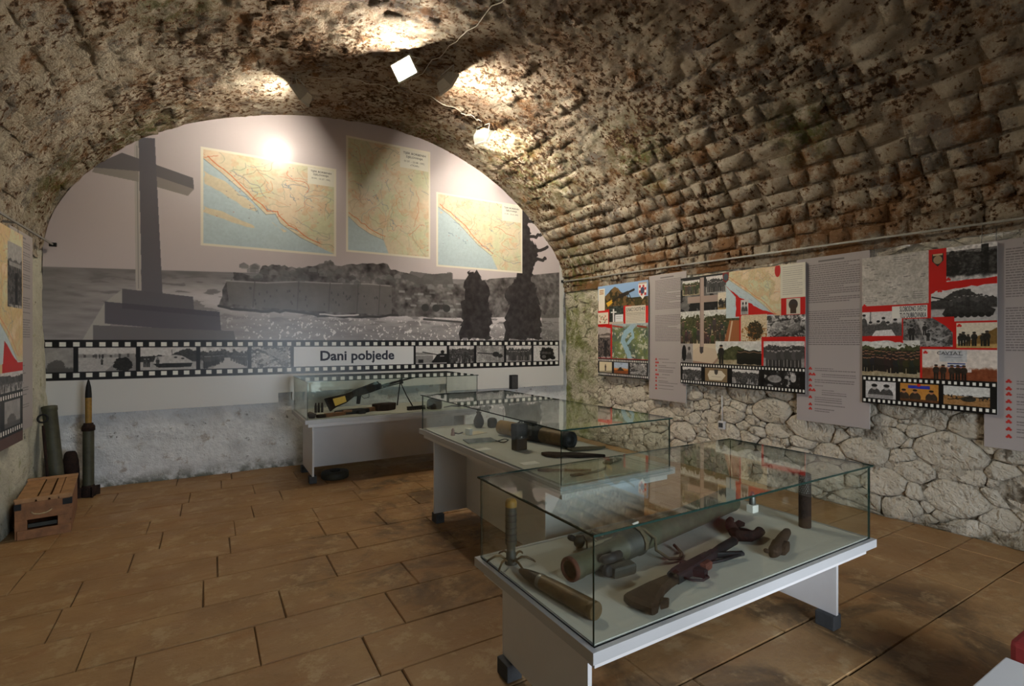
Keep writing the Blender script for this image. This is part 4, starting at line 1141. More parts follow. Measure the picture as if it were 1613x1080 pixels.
F(0, .375, .335, .54, 'meeting', 104); Rf(.255, .345, .53, .425, (.88, .87, .84)); F(.345, .43, .71, .61, 'trench', 105); c.poly([(x * w, y * h) for x, y in ((.56, .425), (.72, .425), (.72, .53), (.66, .48))], RED)
F(.735, .465, 1, .615, 'walkers', 106, mono=False); F(0, .57, .475, .81, 'group', 107, mono=False); c.poly([(x * w, y * h) for x, y in wiggle([(0, .54), (.34, .54), (.34, .585), (.2, .57), (0, .575)], .006, 5, 6)], RED)
F(.49, .625, 1, .815, 'townsign', 108, mono=False)
for x, y in ((.02, .33), (.62, .262), (.755, .48), (.515, .645), (.68, .195)):
    for dx, dy in ((-.008, .004), (.008, .004), (0, -.006)): c.ell(x * w + dx, y * h + dy, .008, .008, (.78, .10, .08))
film(c, 0, .81 * h, w, h, [(.03 * w, .285 * w, 'pair', True), (.32 * w, .61 * w, 'flagtable', False), (.645 * w, .955 * w, 'scrub', False)], 24, 1, 110)
img = c.image('tank_board_print')
hang('photo_board', 'red photo collage board with soldiers on a tank, nearest along the right wall', 'poster', None, 5.235, 2.40, 1.035, RW, w, h, img,
     [('SLOBODNO SVETO', .42 * w, (1 - .364) * h, .205 * w, .044, M['ink'], .012), ('TLO DUBROVNIKA', .42 * w, (1 - .406) * h, .205 * w, .044, M['ink'], .012),
      ('CAVTAT', .685 * w, (1 - .648) * h, .17 * w, .026, M['ink_grey'], .012)], depth=.02, rail_z=2.53)
w2, h2 = .70, 1.61
hang('text_board', 'grey text panel with nine red markers cut by the right picture edge', 'text panel', None, 5.262, 1.54, .775, RW, w2, h2, text_print(w2, h2, 24, [2, 1, 2, 2, 2, 1, 2, 2, 1]), rail_z=2.5)
# left wall
w, h = 1.0, 1.75
c = Canvas(w, h, 300, (.80, .70, .52))
geomap(c, 0, 0, w, .62 * h, 120, [[(0, .50), (.3, .62), (.62, .80), (.86, .98), (1, 1), (0, 1)]], (.82, .72, .52))
F(.62, .06, .98, .36, 'ruin', 121); c.poly([(x * w, y * h) for x, y in wiggle([(.55, .52), (.8, .60), (1, .66), (1, .68), (.5, .68)], .006, 4, 7)], RED); F(0, .66, 1, .75, 'crowd', 122)
Rf(.5, .62, 1, .66, RED); film(c, 0, .75 * h, w, .95 * h, [(.05 * w, .45 * w, 'march', True), (.55 * w, .93 * w, 'smoke', True)], 18, 1, 123); Rf(0, .95, 1, 1, (.33, .22, .18))
hang('photo_board', 'photo collage board with a beige map on the left wall', 'poster', None, -1.385, 4.88, .76, D2R(90), w, h, c.image('left_board_print'), rail_z=2.58)
hang('text_board', 'grey text panel on the left wall beside the corner of the mural', 'text panel', None, -1.405, 5.63, .83, D2R(90), .62, 1.72, text_print(.62, 1.72, 25, [1, 2, 1, 1, 2, 1, 1, 2]), rail_z=2.58)

# ------------------------------------------------------------------ display cases
def case(name, label, x0, x1, y0, y1, zt, zg, legs, panel, panel_z, blocks):
    o = thing(name, label, 'display case', ((x0 + x1) / 2, (y0 + y1) / 2, 0), 0, 'glass display cases')
    off = Vector(o.location)
    def put(nm, mb, m): ob = mb.build(nm, m, o); ob.location = -off; return ob
    T = 0.042
    put('tabletop', MB().box((x0, y0, zt - T), (x1, y1, zt), bev=0.002), M['laminate'])
    put('apron', MB().box((x0 + .035, y0 + .035, zt - T - .04), (x1 - .035, y1 - .035, zt - T)), M['leg_board'])
    i = 0.022; g = 0.008
    put('lining', MB().box((x0 + i + .012, y0 + i + .012, zt), (x1 - i - .012, y1 - i - .012, zt + .004)), M['felt'])
    for lo, hi in legs: put('leg', MB().box(lo, hi, bev=.0015), M['leg_board'])
    put('back_panel', MB().box(*panel), M['leg_board'])
    for bx, by in blocks: put('foot_block', MB().box((bx - .04, by - .05, 0.001), (bx + .04, by + .05, .08), bev=.006), M['block'])
    def pane(lo, hi):
        mb = MB(); d = [hi[k] - lo[k] for k in range(3)]; ax = d.index(min(d))
        mb.box(lo, hi)
        for k, f in enumerate(mb.f[-6:]):
            axis = (2, 2, 1, 1, 0, 0)[k]; mb.mi[-6 + k] = 0 if axis == ax else 1
        put('glass_pane', mb, [M['glass'], M['glass_edge']])
    a0, a1, b0, b1 = x0 + i, x1 - i, y0 + i, y1 - i
    pane((a0, b0, zt), (a1, b0 + g, zg - g)); pane((a0, b1 - g, zt), (a1, b1, zg - g))
    pane((a0, b0 + g, zt), (a0 + g, b1 - g, zg - g)); pane((a1 - g, b0 + g, zt), (a1, b1 - g, zg - g))
    e = 0.012
    pane((a0 - e, b0 - e, zg - g), (a1 + e, b1 + e, zg))
    return o
# near case (low): legs at its short ends
case('display_case', 'low glass topped display case nearest the camera holding a launcher tube', 1.11, 3.05, 1.33, 2.225, .55, .943,
     [((1.225, 1.50, .08), (1.245, 2.15, .47)), ((2.985, 1.50, .08), (3.005, 2.15, .47))],
     ((1.245, 1.82, .12), (2.985, 1.84, .47)), 0,
     [(1.235, 1.55), (1.235, 2.10), (2.995, 1.55), (2.995, 2.10)])
case('display_case', 'middle display case running away from the camera with a wide ochre tube', 1.655, 2.56, 2.26, 4.46, .80, 1.113,
     [((1.705, 4.21, .08), (2.51, 4.23, .72)), ((1.705, 2.48, .08), (2.51, 2.50, .72))],
     ((2.02, 2.50, .08), (2.04, 4.21, .72)), 0,
     [(1.745, 4.22), (2.47, 4.22), (1.745, 2.49), (2.47, 2.49)])
case('display_case', 'farthest display case before the mural holding a machine gun on its bipod', .88, 2.98, 5.82, 6.86, .75, 1.174,
     [((.99, 6.06, .08), (1.01, 6.73, .67)), ((2.87, 6.06, .08), (2.89, 6.73, .67))],
     ((1.01, 6.39, .11), (2.87, 6.41, .67)), 0,
     [(1.0, 6.11), (1.0, 6.68), (2.88, 6.11), (2.88, 6.68)])

# ------------------------------------------------------------------ exhibits in the near case
Z3 = .554
o = thing('fin_rocket', 'dark upright rocket with yellow cap and spread spring fins, near case corner', 'rocket', (1.222, 2.063, Z3))
MB().lathe([(.022, .012), (.024, .05), (.021, .055), (.021, .085), (.027, .095), (.027, .268)] , 18).build('body', M['olive_dark'], o)
for k in range(5): MB().lathe([(.0275, .11 + k * .03), (.0285, .113 + k * .03), (.0275, .116 + k * .03)], 18, cap=False).build('ridge', M['black_metal'], o)
MB().lathe([(.027, .268), (.028, .272), (.028, .288), (.022, .303), (.0, .305)], 18).build('cap', M['yellow'], o)
MB().lathe([(.030, .0005), (.030, .02), (.024, .028)], 18).build('fin_hub', M['olive_dark'], o)
for k in range(6):
    a = k * math.pi / 3 + .3
    q = [(.028, .02), (.05, .034), (.075, .032), (.105, .016), (.115, .006)]
    MB().tube([(r_ * math.cos(a + r_ * 2), r_ * math.sin(a + r_ * 2), z_) for r_, z_ in q], [.005, .006, .0055, .005, .004], 6).build('fin', M['brass'], o)

o = thing('artillery_shell', 'long brass coloured shell lying near the front left edge of the near case', 'shell', (1.245, 1.475, Z3))
T = along((0, 0, .035), (-.06, .455, .030))
MB().lathe([(.033, 0), (.035, .004), (.035, .02), (.033, .024), (.035, .03), (.034, .20), (.0315, .275), (.030, .30)], 24, T).build('casing', M['brass'], o)
MB().lathe([(.030, .300), (.0315, .303), (.0315, .318), (.029, .322)], 24, T).build('driving_band', M['steel'], o)
MB().lathe([(.029, .322), (.026, .36), (.020, .41), (.011, .448), (.004, .458), (0, .459)], 24, T).build('nose_cone', M['brass_tip'], o)

o = thing('hand_grenade', 'small black round grenade with a lever behind the launcher tube', 'grenade', (1.61, 2.04, Z3))
MB().ball((0, 0, .033), (.030, .030, .033)).jag(.003, 60).build('body', M['grenade'], o)
MB().lathe([(.014, 0), (.016, .02), (.012, .034), (0, .036)], 12, TR((-.025, .012, .048), 0, -1.1)).build('fuse', M['black_metal'], o)
MB().tube([(-.02, .0, .062), (.012, -.018, .066), (.034, -.02, .03), (.03, -.024, .002)], .004, 6).build('lever', M['black_metal'], o)

o = thing('launcher_tube', 'olive green rocket launcher tube with sling lying across the near case', 'launcher', (1.335, 1.765, Z3))
ax0, ax1 = Vector((0, 0, .058)), Vector((1.42, .235, .078))
T = along(ax0, ax1)
MB().lathe([(.038, .06), (.040, .0), (.047, .0), (.053, .006), (.053, .018)], 28, T, cap=False).build('muzzle_ring', M['rust_red'], o)
MB().lathe([(.053, .018), (.053, .06), (.050, .066), (.049, .27), (.052, .28), (.052, .34), (.060, .36)], 28, T, cap=False).build('front_tube', M['olive'], o)
MB().lathe([(.0, .062), (.038, .061), (.038, .01)], 28, T, cap=False).build('bore', M['black_metal'], o)
MB().lathe([(.060, .36), (.066, .37), (.066, .46), (.071, .465), (.071, .485), (.060, .49)], 28, T, cap=False).build('collar', M['olive_dark'], o)
MB().lathe([(.060, .49), (.062, .8), (.068, 1.2), (.070, 1.40), (.072, 1.42), (.064, 1.425), (.062, 1.36), (0, 1.36)], 28, T, cap=False).build('rear_tube', M['olive'], o)
MB().box((-.03, -.028, .20), (.03, .028, .33), T @ TR((-.03, -.052, 0), 0, 0, .5), bev=.008).jag(.004, 30).build('sight_mount', M['olive_dark'], o)
MB().tube([T @ Vector(p) for p in ((-.055, .02, .14), (-.075, .028, .145), (-.09, .03, .18), (-.09, .03, .24))], [.008, .02, .022, .018], 10).build('sight', M['black_metal'], o)
MB().lathe([(.0, -.012), (.024, -.012), (.026, -.004), (.026, .012), (.018, .016), (0, .016)], 16, TR((.175, -.052, .034), D2R(80), 0, .2)).build('trigger_housing', M['black_metal'], o)
MB().box((.19, -.085, .002), (.32, -.035, .05), bev=.012).jag(.006, 25).build('grip', M['olive_dark'], o)
MB().tube([T @ Vector(p) for p in ((.03, .055, .22), (.05, .09, .2), (.075, .085, .24), (.055, .05, .30))], [.004, .006, .006, .004], 6).build('carry_loop', M['canvas'], o)
def strap(pts, w, th, o_, nm='sling'):
    """a flat webbing band along points"""
    pts = [Vector(p) for p in pts]; vs = []; fs = []
    for i, p in enumerate(pts):
        d = (pts[min(i + 1, len(pts) - 1)] - pts[max(i - 1, 0)]).normalized()
        rad = (p - (T @ Vector((0, 0, (T.inverted() @ p).z)))).normalized()
        s_ = d.cross(rad).normalized()
        vs += [p + s_ * w, p - s_ * w, p - s_ * w + rad * th, p + s_ * w + rad * th]
    for i in range(len(pts) - 1):
        a = 4 * i
        for k in range(4): fs.append((a + k, a + (k + 1) % 4, a + 4 + (k + 1) % 4, a + 4 + k))
    fs += [(3, 2, 1, 0), tuple(4 * (len(pts) - 1) + k for k in range(4))]
    return MB().add(vs, fs).build(nm, M['canvas'], o_)
ring = lambda r_, z_, a: T @ Vector((r_ * math.cos(a), r_ * math.sin(a), z_))
strap([ring(.073, .47 + .0 * k, k * .42 - 1.2) for k in range(12)], .012, .003, o)
strap([ring(.054 + .008 * math.sin(k * .5), .30 + .03 * k, -.5 - k * .22) for k in range(7)], .011, .003, o)
MB().tube([T @ Vector(p) for p in ((.02, .071, .47), (-.04, .06, .50), (-.078, .02, .53))] + [Vector(p) for p in ((.50, -.03, .050), (.54, -.075, .016), (.60, -.085, .008), (.655, -.05, .009), (.68, .02, .02))], [.008] * 8, 8).build('sling', M['canvas'], o)
MB().box((-.022, -.004, -.016), (.022, .004, .016), T @ TR((.03, .062, .51), D2R(20), D2R(80), D2R(-35)), bev=.002).build('label_card', M['paper'], o)

o = thing('submachine_gun', 'old submachine gun with scorched wooden stock at the front of near case', 'gun', (1.425, 1.455, Z3), math.atan2(.19, .86))
def flat(poly, z0, z1, m, nm, par, amp=.003, bev=.006): return MB().prism(poly, z0, z1, bev=bev).jag(amp, 28, len(nm)).build(nm, m, par)
stock = flat([(0, .055), (-.012, .0), (-.005, -.075), (.02, -.088), (.07, -.062), (.16, -.035), (.25, -.022), (.33, -.020), (.35, .022), (.28, .030), (.15, .044)], .004, .052, M['wood_dark'], 'stock', o, .004, .014)
flat([(.055, -.075), (.09, -.092), (.115, -.08), (.10, -.05)], .01, .04, M['wood_dark'], 'heel', stock)
flat([(.29, .030), (.30, -.022), (.46, -.026), (.62, -.022), (.62, .022), (.44, .034), (.40, .044), (.34, .040)], .006, .050, M['black_metal'], 'receiver', o, .004)
MB().tube([(.34, -.024, .026), (.35, -.055, .024), (.385, -.085, .022), (.43, -.088, .022), (.455, -.06, .024), (.45, -.02, .026)], .0055, 8).build('trigger_guard', M['black_metal'], o)
flat([(.415, -.02), (.425, -.072), (.455, -.075), (.468, -.03)], .010, .045, M['black_metal'], 'pistol_grip', o)
flat([(.48, -.02), (.485, -.05), (.545, -.052), (.555, -.02)], .010, .046, M['rust_red'], 'magazine_well', o)
gun_barrel = MB().tube([(.55, 0, .030), (.66, 0, .030), (.665, 0, .030), (.74, .0, .032), (.885, 0, .032)], [.024, .024, .020, .021, .0215], 14).jag(.0025, 30).build('barrel', M['black_metal'], o)
MB().lathe([(.013, -.002), (.0215, -.002), (.0225, .01)], 14, along((.885, 0, .032), (.90, 0, .032)), cap=False).build('muzzle', M['rust'], gun_barrel)
flat([(.66, -.01), (.70, -.012), (.80, -.082), (.785, -.098), (.74, -.075)], .012, .036, M['black_metal'], 'front_grip', o)
MB().tube([(.57, -.02, .02), (.66, -.055, .02), (.78, -.085, .022)], .008, 8).build('folding_strut', M['black_metal'], o)
MB().box((.43, .02, .03), (.47, .05, .045), bev=.004).build('bolt_handle', M['black_metal'], o)

o = thing('rusted_pistol', 'heavily rusted curved pistol beyond the submachine gun muzzle', 'pistol', (2.39, 1.70, Z3))
MB().tube([(.20, .175, .022), (.16, .16, .024), (.08, .09, .028), (.02, .025, .030)], [.016, .020, .027, .028], 12).jag(.007, 26).build('slide', M['rust'], o)
MB().tube([(.02, .03, .028), (.0, -.02, .028), (.04, -.05, .026), (.10, -.05, .026), (.16, -.03, .026)], [.028, .030, .028, .024, .024], 12).jag(.005, 24).build('grip', M['rust'], o)
MB().box((.14, .07, .004), (.21, .11, .028), TR((0, 0, 0), 0, 0, .1), bev=.005).jag(.008, 26).build('magazine_stub', M['rust'], o)
MB().tube([(.09, .07, .02), (.13, .03, .018), (.13, -.01, .018)], .009, 8).jag(.004, 30).build('trigger_guard', M['rust'], o)
o = thing('rusted_pistol', 'shorter lumpy rusted pistol lying toward the right front of near case', 'pistol', (2.33, 1.46, Z3))
MB().tube([(0, 0, .026), (.03, .01, .03), (.12, .045, .028), (.24, .095, .026), (.345, .135, .022), (.375, .145, .018)], [.022, .030, .027, .026, .020, .010], 12).jag(.006, 26, 3).build('slide', M['rust'], o)
MB().box((.06, -.045, .004), (.16, .03, .045), TR((0, 0, 0), 0, 0, .35), bev=.012).jag(.007, 26, 5).build('grip', M['rust'], o)
MB().ball((-.005, .028, .030), (.014, .014, .012)).jag(.004, 40).build('hammer', M['rust'], o)
o = thing('rocket_motor', 'brown perforated metal cylinder standing in the right end of near case', 'cylinder', (2.889, 1.62, Z3))
MB().lathe([(.030, .0005), (.032, .004), (.032, .19), (.031, .195), (.031, .30), (.024, .305), (0, .306)], 22).build('body', M['rust'], o)
mb = MB()
for j in range(9):
    for k in range(16):
        a = 2 * math.pi * (k + (j % 2) * .5) / 16; z_ = .20 + j * .0115
        mb.box((-.0028, -.0008, -.003), (.0028, .0012, .003), TR((.0312 * math.sin(a), -.0312 * math.cos(a), z_), 0, 0, a))
tag(mb.build('perforation', M['steel'], o), kind='stuff')
o = thing('fuse', 'small grey fuse on a white block at the back right of near case', 'fuse', (2.87, 1.93, Z3))
MB().box((-.028, -.022, .0), (.028, .022, .045), bev=.003).build('stand', M['paper'], o)
MB().lathe([(.018, .045), (.020, .06), (.016, .10), (.010, .125), (0, .128)], 14).build('body', M['steel'], o)

# ------------------------------------------------------------------ exhibits in the middle case
Z2 = .804
o = thing('holster', 'black leather pouch standing upright in the middle case', 'pouch', (1.96, 3.19, Z2), .15)
MB().box((-.05, -.034, 0), (.05, .034, .135), bev=.012).build('body', M['leather'], o)
flap = MB().box((-.053, -.038, .105), (.053, .038, .195), bev=.014).build('flap', M['leather'], o)
MB().lathe([(.006, 0), (.005, .003), (0, .004)], 10, TR((-.01, -.038, .100), D2R(90))).build('stud', M['alu'], flap)
MB().tube([(.03, .0, .19), (.04, .02, .21), (.02, .04, .19)], .006, 6).build('belt_loop', M['leather'], o)
o = thing('wide_tube', 'wide ochre and black metal tube lying in the middle of middle case', 'tube', (2.15, 3.80, Z2))
T = along((0, 0, .064), (.165, -.80, .064))
MB().lathe([(.048, 0), (.060, .002), (.060, .26)], 26, T).build('front_section', M['yellow'], o)
MB().lathe([(.060, .26), (.064, .265), (.064, .50), (.060, .505)], 26, T).build('dark_band', M['black_metal'], o)
MB().lathe([(.060, .505), (.060, .735)], 26, T, cap=False).build('rear_section', M['brass'], o)
MB().lathe([(.060, .735), (.063, .737), (.063, .80), (.056, .802), (.054, .79), (.03, .786), (.028, .795), (0, .796)], 26, T).build('end_cap', M['black_metal'], o)
MB().box((-.02, -.03, .30), (.02, .03, .42), T @ TR((0, .064, 0)), bev=.008).build('bracket', M['black_metal'], o)
def slab(name, label, cat, poly, loc, th, m, rz=0., amp=.003, group=None):
    o_ = MB().prism(poly, 0, th, bev=min(.004, th * .3)).jag(amp, 22, loc[0] * 7).build(name, m)
    o_.location = loc; o_.rotation_euler = (0, 0, rz); return tag(o_, label, cat, group)
slab('rusted_plate', 'long jagged rusted plate before the wide tube in middle case', 'fragment', [(0, .03), (.05, .05), (.14, .035), (.23, .045), (.34, .02), (.41, .01), (.44, -.01), (.36, -.02), (.25, -.05), (.16, -.035), (.10, -.06), (.03, -.03)], (1.98, 2.93, Z2 + .003), .02, M['rust'], -.6)
slab('leather_sheath', 'ochre leather sheath with dark tip lying by the wide tube end', 'sheath', [(0, .025), (.08, .04), (.2, .035), (.26, .012), (.30, 0), (.26, -.02), (.14, -.04), (.02, -.03)], (2.24, 2.965, Z2 + .004), .016, M['canvas'], -.25)
slab('bayonet', 'rust red bayonet blade at the near end of middle case', 'knife', [(0, .012), (.06, .020), (.09, .014), (.27, .012), (.33, 0), (.27, -.012), (.09, -.014), (.06, -.022), (0, -.014)], (1.73, 2.60, Z2 + .003), .012, M['rust_red'], -.55, .002)
slab('curved_blade', 'dark curved blade near the front glass of middle case', 'knife', [(0, .01), (.08, .012), (.18, .026), (.27, .060), (.31, .085), (.27, .036), (.18, .0), (.08, -.014), (0, -.012)], (1.83, 2.40, Z2 + .003), .010, M['black_metal'], -.12, .002)
slab('shell_fragment', 'small curved iron fragment at the right of middle case front', 'fragment', [(0, .02), (.07, .04), (.15, .02), (.17, -.01), (.08, -.02), (.02, -.03)], (2.20, 2.52, Z2 + .003), .014, M['rust'], .2)
o = thing('booklet', 'slate grey closed booklet in the middle case', 'booklet', (1.855, 3.62, Z2), -.15)
MB().box((-.115, -.075, .0005), (.115, .075, .006)).build('pages', M['card'], o)
MB().box((-.12, -.08, .006), (.12, .08, .011), TR((0, 0, 0), 0, .0, 0), bev=.002).build('cover', M['booklet'], o)
o = thing('open_card', 'cream folded card with a raised white tab, far end of middle case', 'card', (1.97, 3.96, Z2), .25)
MB().box((-.09, -.06, .0005), (.10, .06, .003)).build('sheet', M['card'], o)
MB().box((-.095, -.055, .003), (-.06, .0, .055), TR((0, 0, 0), 0, 0, 0), bev=.002).build('tab', M['paper'], o)
for k, (x, y, w_, d_, a) in enumerate(((1.735, 3.34, .11, .07, .1), (1.80, 2.80, .12, .07, -.05), (2.36, 3.45, .12, .08, .3))):
    q = MB().box((-w_ / 2, -d_ / 2, .0005), (w_ / 2, d_ / 2, .0022)).build('caption_card', M['paper']); q.location = (x, y, Z2); q.rotation_euler = (0, 0, a)
    tag(q, ('small pale caption card beside the black pouch, left edge of middle case', 'small pale caption card at the near left of middle case', 'small pale caption card right of the wide tube in middle case')[k], 'card', 'caption cards in the middle case')
o = thing('figurine', 'small dusty pink figurine at the far left of middle case', 'figurine', (1.775, 3.965, Z2))
MB().lathe([(.018, 0), (.020, .01), (.012, .03), (.014, .045), (.006, .06), (0, .062)], 12).jag(.003, 50).build('body', M['pink'], o)
MB().tube([(.015, 0, .02), (.05, -.01, .012), (.09, .0, .018)], [.006, .005, .007], 8).build('arm', M['clay'], o)
o = thing('vase', 'dark clay vase holding dry twigs at the far end of middle case', 'vase', (2.15, 4.22, Z2))
MB().lathe([(.030, 0), (.048, .03), (.05, .06), (.034, .10), (.020, .125), (.026, .145), (.018, .143)], 18).jag(.003, 40).build('body', M['clay'], o)
for dx, dy, h_ in ((-.05, .01, .285), (.0, .02, .25), (.04, -.01, .27)): MB().tube([(0, 0, .12), (dx * .4, dy, .2), (dx, dy * 2, h_)], [.0035, .003, .0015], 6).build('twig', M['wood_dark'], o)
o = thing('pot', 'squat olive brown pot beside the vase in middle case', 'pot', (2.26, 4.16, Z2))
MB().lathe([(.036, 0), (.046, .02), (.046, .06), (.040, .078), (.032, .08), (.030, .07)], 18).jag(.002, 40).build('body', M['olive_dark'], o)
MB().lathe([(.034, .075), (.03, .086), (.0, .09)], 18).build('lid', M['clay'], o)
q = MB().tube([(.055 * math.cos(t * .42), .035 * math.sin(t * .42), .012 + .006 * math.sin(t)) for t in range(15)], .004, 8, closed=True).build('cord_loop', M['black_metal'])
q.location = (1.99, 3.50, Z2); tag(q, 'black cord loop lying between booklet and pouch in middle case', 'cord')

# ------------------------------------------------------------------ exhibits in the farthest case
Z1 = .754
for k in range(3):
    o = thing('cartridge', ('brown cartridge standing left in the trio in farthest case', 'brown cartridge standing in the middle of the trio in farthest case', 'brown cartridge standing right in the trio in farthest case')[k], 'cartridge',
              (1.085 + .036 * k, 6.40 + .008 * (k % 2), Z1), 0, 'cartridges in the farthest case')
    MB().lathe([(.014, 0), (.015, .003), (.0125, .006), (.015, .009), (.0145, .08), (.010, .092)], 14).build('case', M['brass_tip'], o)
    MB().lathe([(.010, .092), (.008, .108), (.003, .118), (0, .119)], 12).build('bullet', M['rust'], o)
o = thing('machine_gun', 'black machine gun on a bipod with yellow label on its stock', 'gun', (1.23, 6.45, 0))
XZ = Matrix(((1, 0, 0, 0), (0, 0, 1, 0), (0, 1, 0, 0), (0, 0, 0, 1)))     # local profile (x, y) becomes (x, z)
def prof(poly, w_, m, nm, bev=.006): return MB().prism(poly, -w_, w_, XZ, bev=bev).build(nm, m, o)
def inX(pts): return [(a - 1.23, c_) for a, c_ in pts]
prof(inX([(1.205, .912), (1.268, .756), (1.33, .80), (1.45, .845), (1.55, .92), (1.54, .985), (1.44, .955), (1.32, .935)]), .020, M['wood_dark'], 'stock')
stock = o.children[-1]
prof(inX([(1.190, .905), (1.255, .752), (1.275, .756), (1.212, .915)]), .022, M['black_metal'], 'butt_plate', .003)
MB().prism(inX([(1.285, .905), (1.315, .815), (1.45, .862), (1.43, .935)]), -.0225, -.0205, XZ).build('yellow_label', M['label_yellow'], stock)['label'] = 'yellow paper label'
prof(inX([(1.52, .985), (1.53, .915), (1.62, .925), (1.74, .955), (1.87, .995), (1.90, 1.01), (1.88, 1.065), (1.80, 1.085), (1.70, 1.045), (1.60, 1.02)]), .024, M['black_metal'], 'receiver')
prof(inX([(1.66, 1.035), (1.78, 1.075), (1.84, 1.095), (1.86, 1.065), (1.76, 1.04)]), .028, M['black_metal'], 'feed_cover', .004)
prof(inX([(1.585, .925), (1.575, .825), (1.615, .82), (1.635, .93)]), .016, M['black_metal'], 'pistol_grip')
MB().tube([(.40, 0, .925), (.44, 0, .885), (.50, 0, .90), (.50, 0, .94)], .004, 6).build('trigger_guard', M['black_metal'], o)
MB().tube([(.62, 0, 1.02), (.80, 0, 1.065), (.90, 0, 1.088), (.92, 0, 1.092), (1.17, 0, 1.142), (1.19, 0, 1.146), (1.235, 0, 1.155)], [.020, .018, .014, .010, .0095, .013, .013], 12).build('barrel', M['black_metal'], o)
MB().tube([(.66, 0, 1.005), (.95, 0, 1.072)], .007, 8).build('gas_tube', M['black_metal'], o)
prof(inX([(2.12, 1.10), (2.135, 1.045), (2.175, 1.055), (2.165, 1.125)]), .016, M['black_metal'], 'bipod_head')
MB().tube([(.905, .0, 1.06), (.905, .06, .90), (.90, .10, .763)], [.008, .007, .009], 8).build('bipod_leg', M['black_metal'], o)
MB().tube([(.915, .0, 1.06), (.975, -.05, .90), (1.04, -.10, .763)], [.008, .007, .009], 8).build('bipod_leg', M['black_metal'], o)
o = thing('assault_rifle', 'rifle with reddish wooden stock and wrapped end lying before the machine gun', 'gun', (1.03, 5.94, Z1), .20)
flat([(0, -.02), (-.01, .03), (.05, .035), (.09, .03), (.09, -.02)], .0, .035, M['wood_dark'], 'butt', o)
flat([(.08, -.024), (.08, .03), (.20, .045), (.31, .06), (.33, .02), (.22, -.01)], .002, .042, M['wood_red'], 'stock', o)
flat([(.22, .055), (.22, .085), (.42, .12), (.62, .12), (.64, .05), (.50, .0), (.34, .015)], .002, .050, M['black_metal'], 'receiver', o)
flat([(.30, .01), (.29, .045), (.38, .05), (.40, .0)], .03, .058, M['wood_red'], 'pistol_grip', o)
flat([(.58, .06), (.57, .105), (.76, .14), (.78, .09)], .006, .052, M['wood_red'], 'handguard', o)
flat([(.74, .04), (.72, .15), (.84, .19), (.98, .16), (1.0, .06), (.88, .02)], .002, .085, M['rust'], 'wrapped_end', o, .008)
flat([(.45, .02), (.46, -.05), (.54, -.06), (.56, .03)], .004, .034, M['black_metal'], 'magazine', o)
o = thing('ammunition_belt', 'black folded ammunition belt beside the bipod foot', 'ammunition', (2.20, 6.03, Z1), .1)
for k in range(8): MB().lathe([(.011, 0), (.012, .004), (.012, .05), (.007, .062), (0, .075)], 10, TR((-.10 + k * .03, .03, .014), D2R(90))).build('round', M['black_metal'], o)
MB().box((-.115, -.02, .026), (.125, .025, .05), bev=.008).jag(.004, 30).build('belt', M['leather'], o)
o = thing('round_canister', 'round dark rusted canister at the right of farthest case', 'canister', (2.44, 6.02, Z1))
MB().lathe([(.085, 0), (.095, .01), (.098, .05), (.094, .10), (.07, .125), (.03, .132), (0, .132)], 22).jag(.004, 20).build('body', M['rust'], o)
MB().lathe([(.03, .13), (.032, .15), (.02, .155), (0, .155)], 14).build('cap', M['black_metal'], o)
q = MB().tube([(0, 0, .012), (.12, .02, .02), (.22, .02, .014), (.34, .05, .022)], [.006, .010, .012, .005], 8).jag(.004, 20).build('iron_bar', M['rust'])
q.location = (2.56, 6.00, Z1); tag(q, 'thin bent iron bar at the far right of farthest case', 'bar')
q = MB().ball((0, 0, .035), (.05, .035, .034)).jag(.016, 22).build('stone_fragment', M['clay']); q.location = (.97, 5.95, Z1 + .002)
tag(q, 'small grey lump at the front left corner of farthest case', 'fragment')
o = thing('land_mine', 'flat round dark mine on the floor under the farthest case', 'mine', (1.27, 6.22, .002))
MB().lathe([(.15, 0), (.155, .01), (.155, .06), (.148, .072), (.06, .078)], 30).build('body', M['olive_dark'], o)
MB().lathe([(.06, .078), (.06, .088), (.05, .092), (0, .092)], 20).build('pressure_plate', M['black_metal'], o)

# ------------------------------------------------------------------ left corner
o = thing('ammunition_crate', 'old slatted wooden ammunition crate against the left wall', 'crate', (-1.345, 5.53, .002), D2R(7.0))
w, d, h = .345, .80, .325
MB().box((.015, -.006, .0), (w - .0, .016, .075), bev=.004).build('front_plank', M['crate'], o)
fp = MB().box((0, 0, .155), (w - .01, .02, h - .03), bev=.004).build('front_plank', M['crate'], o)
MB().box((0, 0, .075), (.075, .02, .155), bev=.003).build('front_plank', M['crate'], o)
MB().box((w - .085, 0, .075), (w - .01, .02, .155), bev=.003).build('front_plank', M['crate'], o)
MB().box((.075, .04, .08), (w - .08, .06, .11)).build('slot_liner', M['olive_dark'], o)
MB().box((.0, .02, 0), (.018, d, h - .03)).build('side_panel', M['crate'], o)
for z0_, z1_ in ((0, .10), (.105, .20), (.205, h - .03)): MB().box((w - .018, .02, z0_), (w, d, z1_), bev=.003).build('side_plank', M['crate'], o)
MB().box((.0, d - .02, 0), (w, d, h - .03)).build('rear_panel', M['crate'], o)
MB().box((.018, .02, .004), (w - .018, d - .02, .02)).build('bottom', M['crate'], o)
for a, b_ in ((0.0, .12), (.132, .20), (.214, .262), (.268, w + .005)): MB().box((a, .0, h - .03), (b_, d, h - .014), bev=.003).build('lid_slat', M['crate_light'], o)
for y_ in (-.005, d - .035): MB().box((-.004, y_, h - .014), (w + .008, y_ + .04, h + .006), bev=.004).build('lid_batten', M['crate_light'], o)
MB().tube([(.10, -.004, .215), (.115, -.014, .202), (.15, -.02, .195), (.19, -.018, .200), (.215, -.012, .212), (.225, -.002, .222)], .006, 8).build('rope_handle', M['rope'], fp)
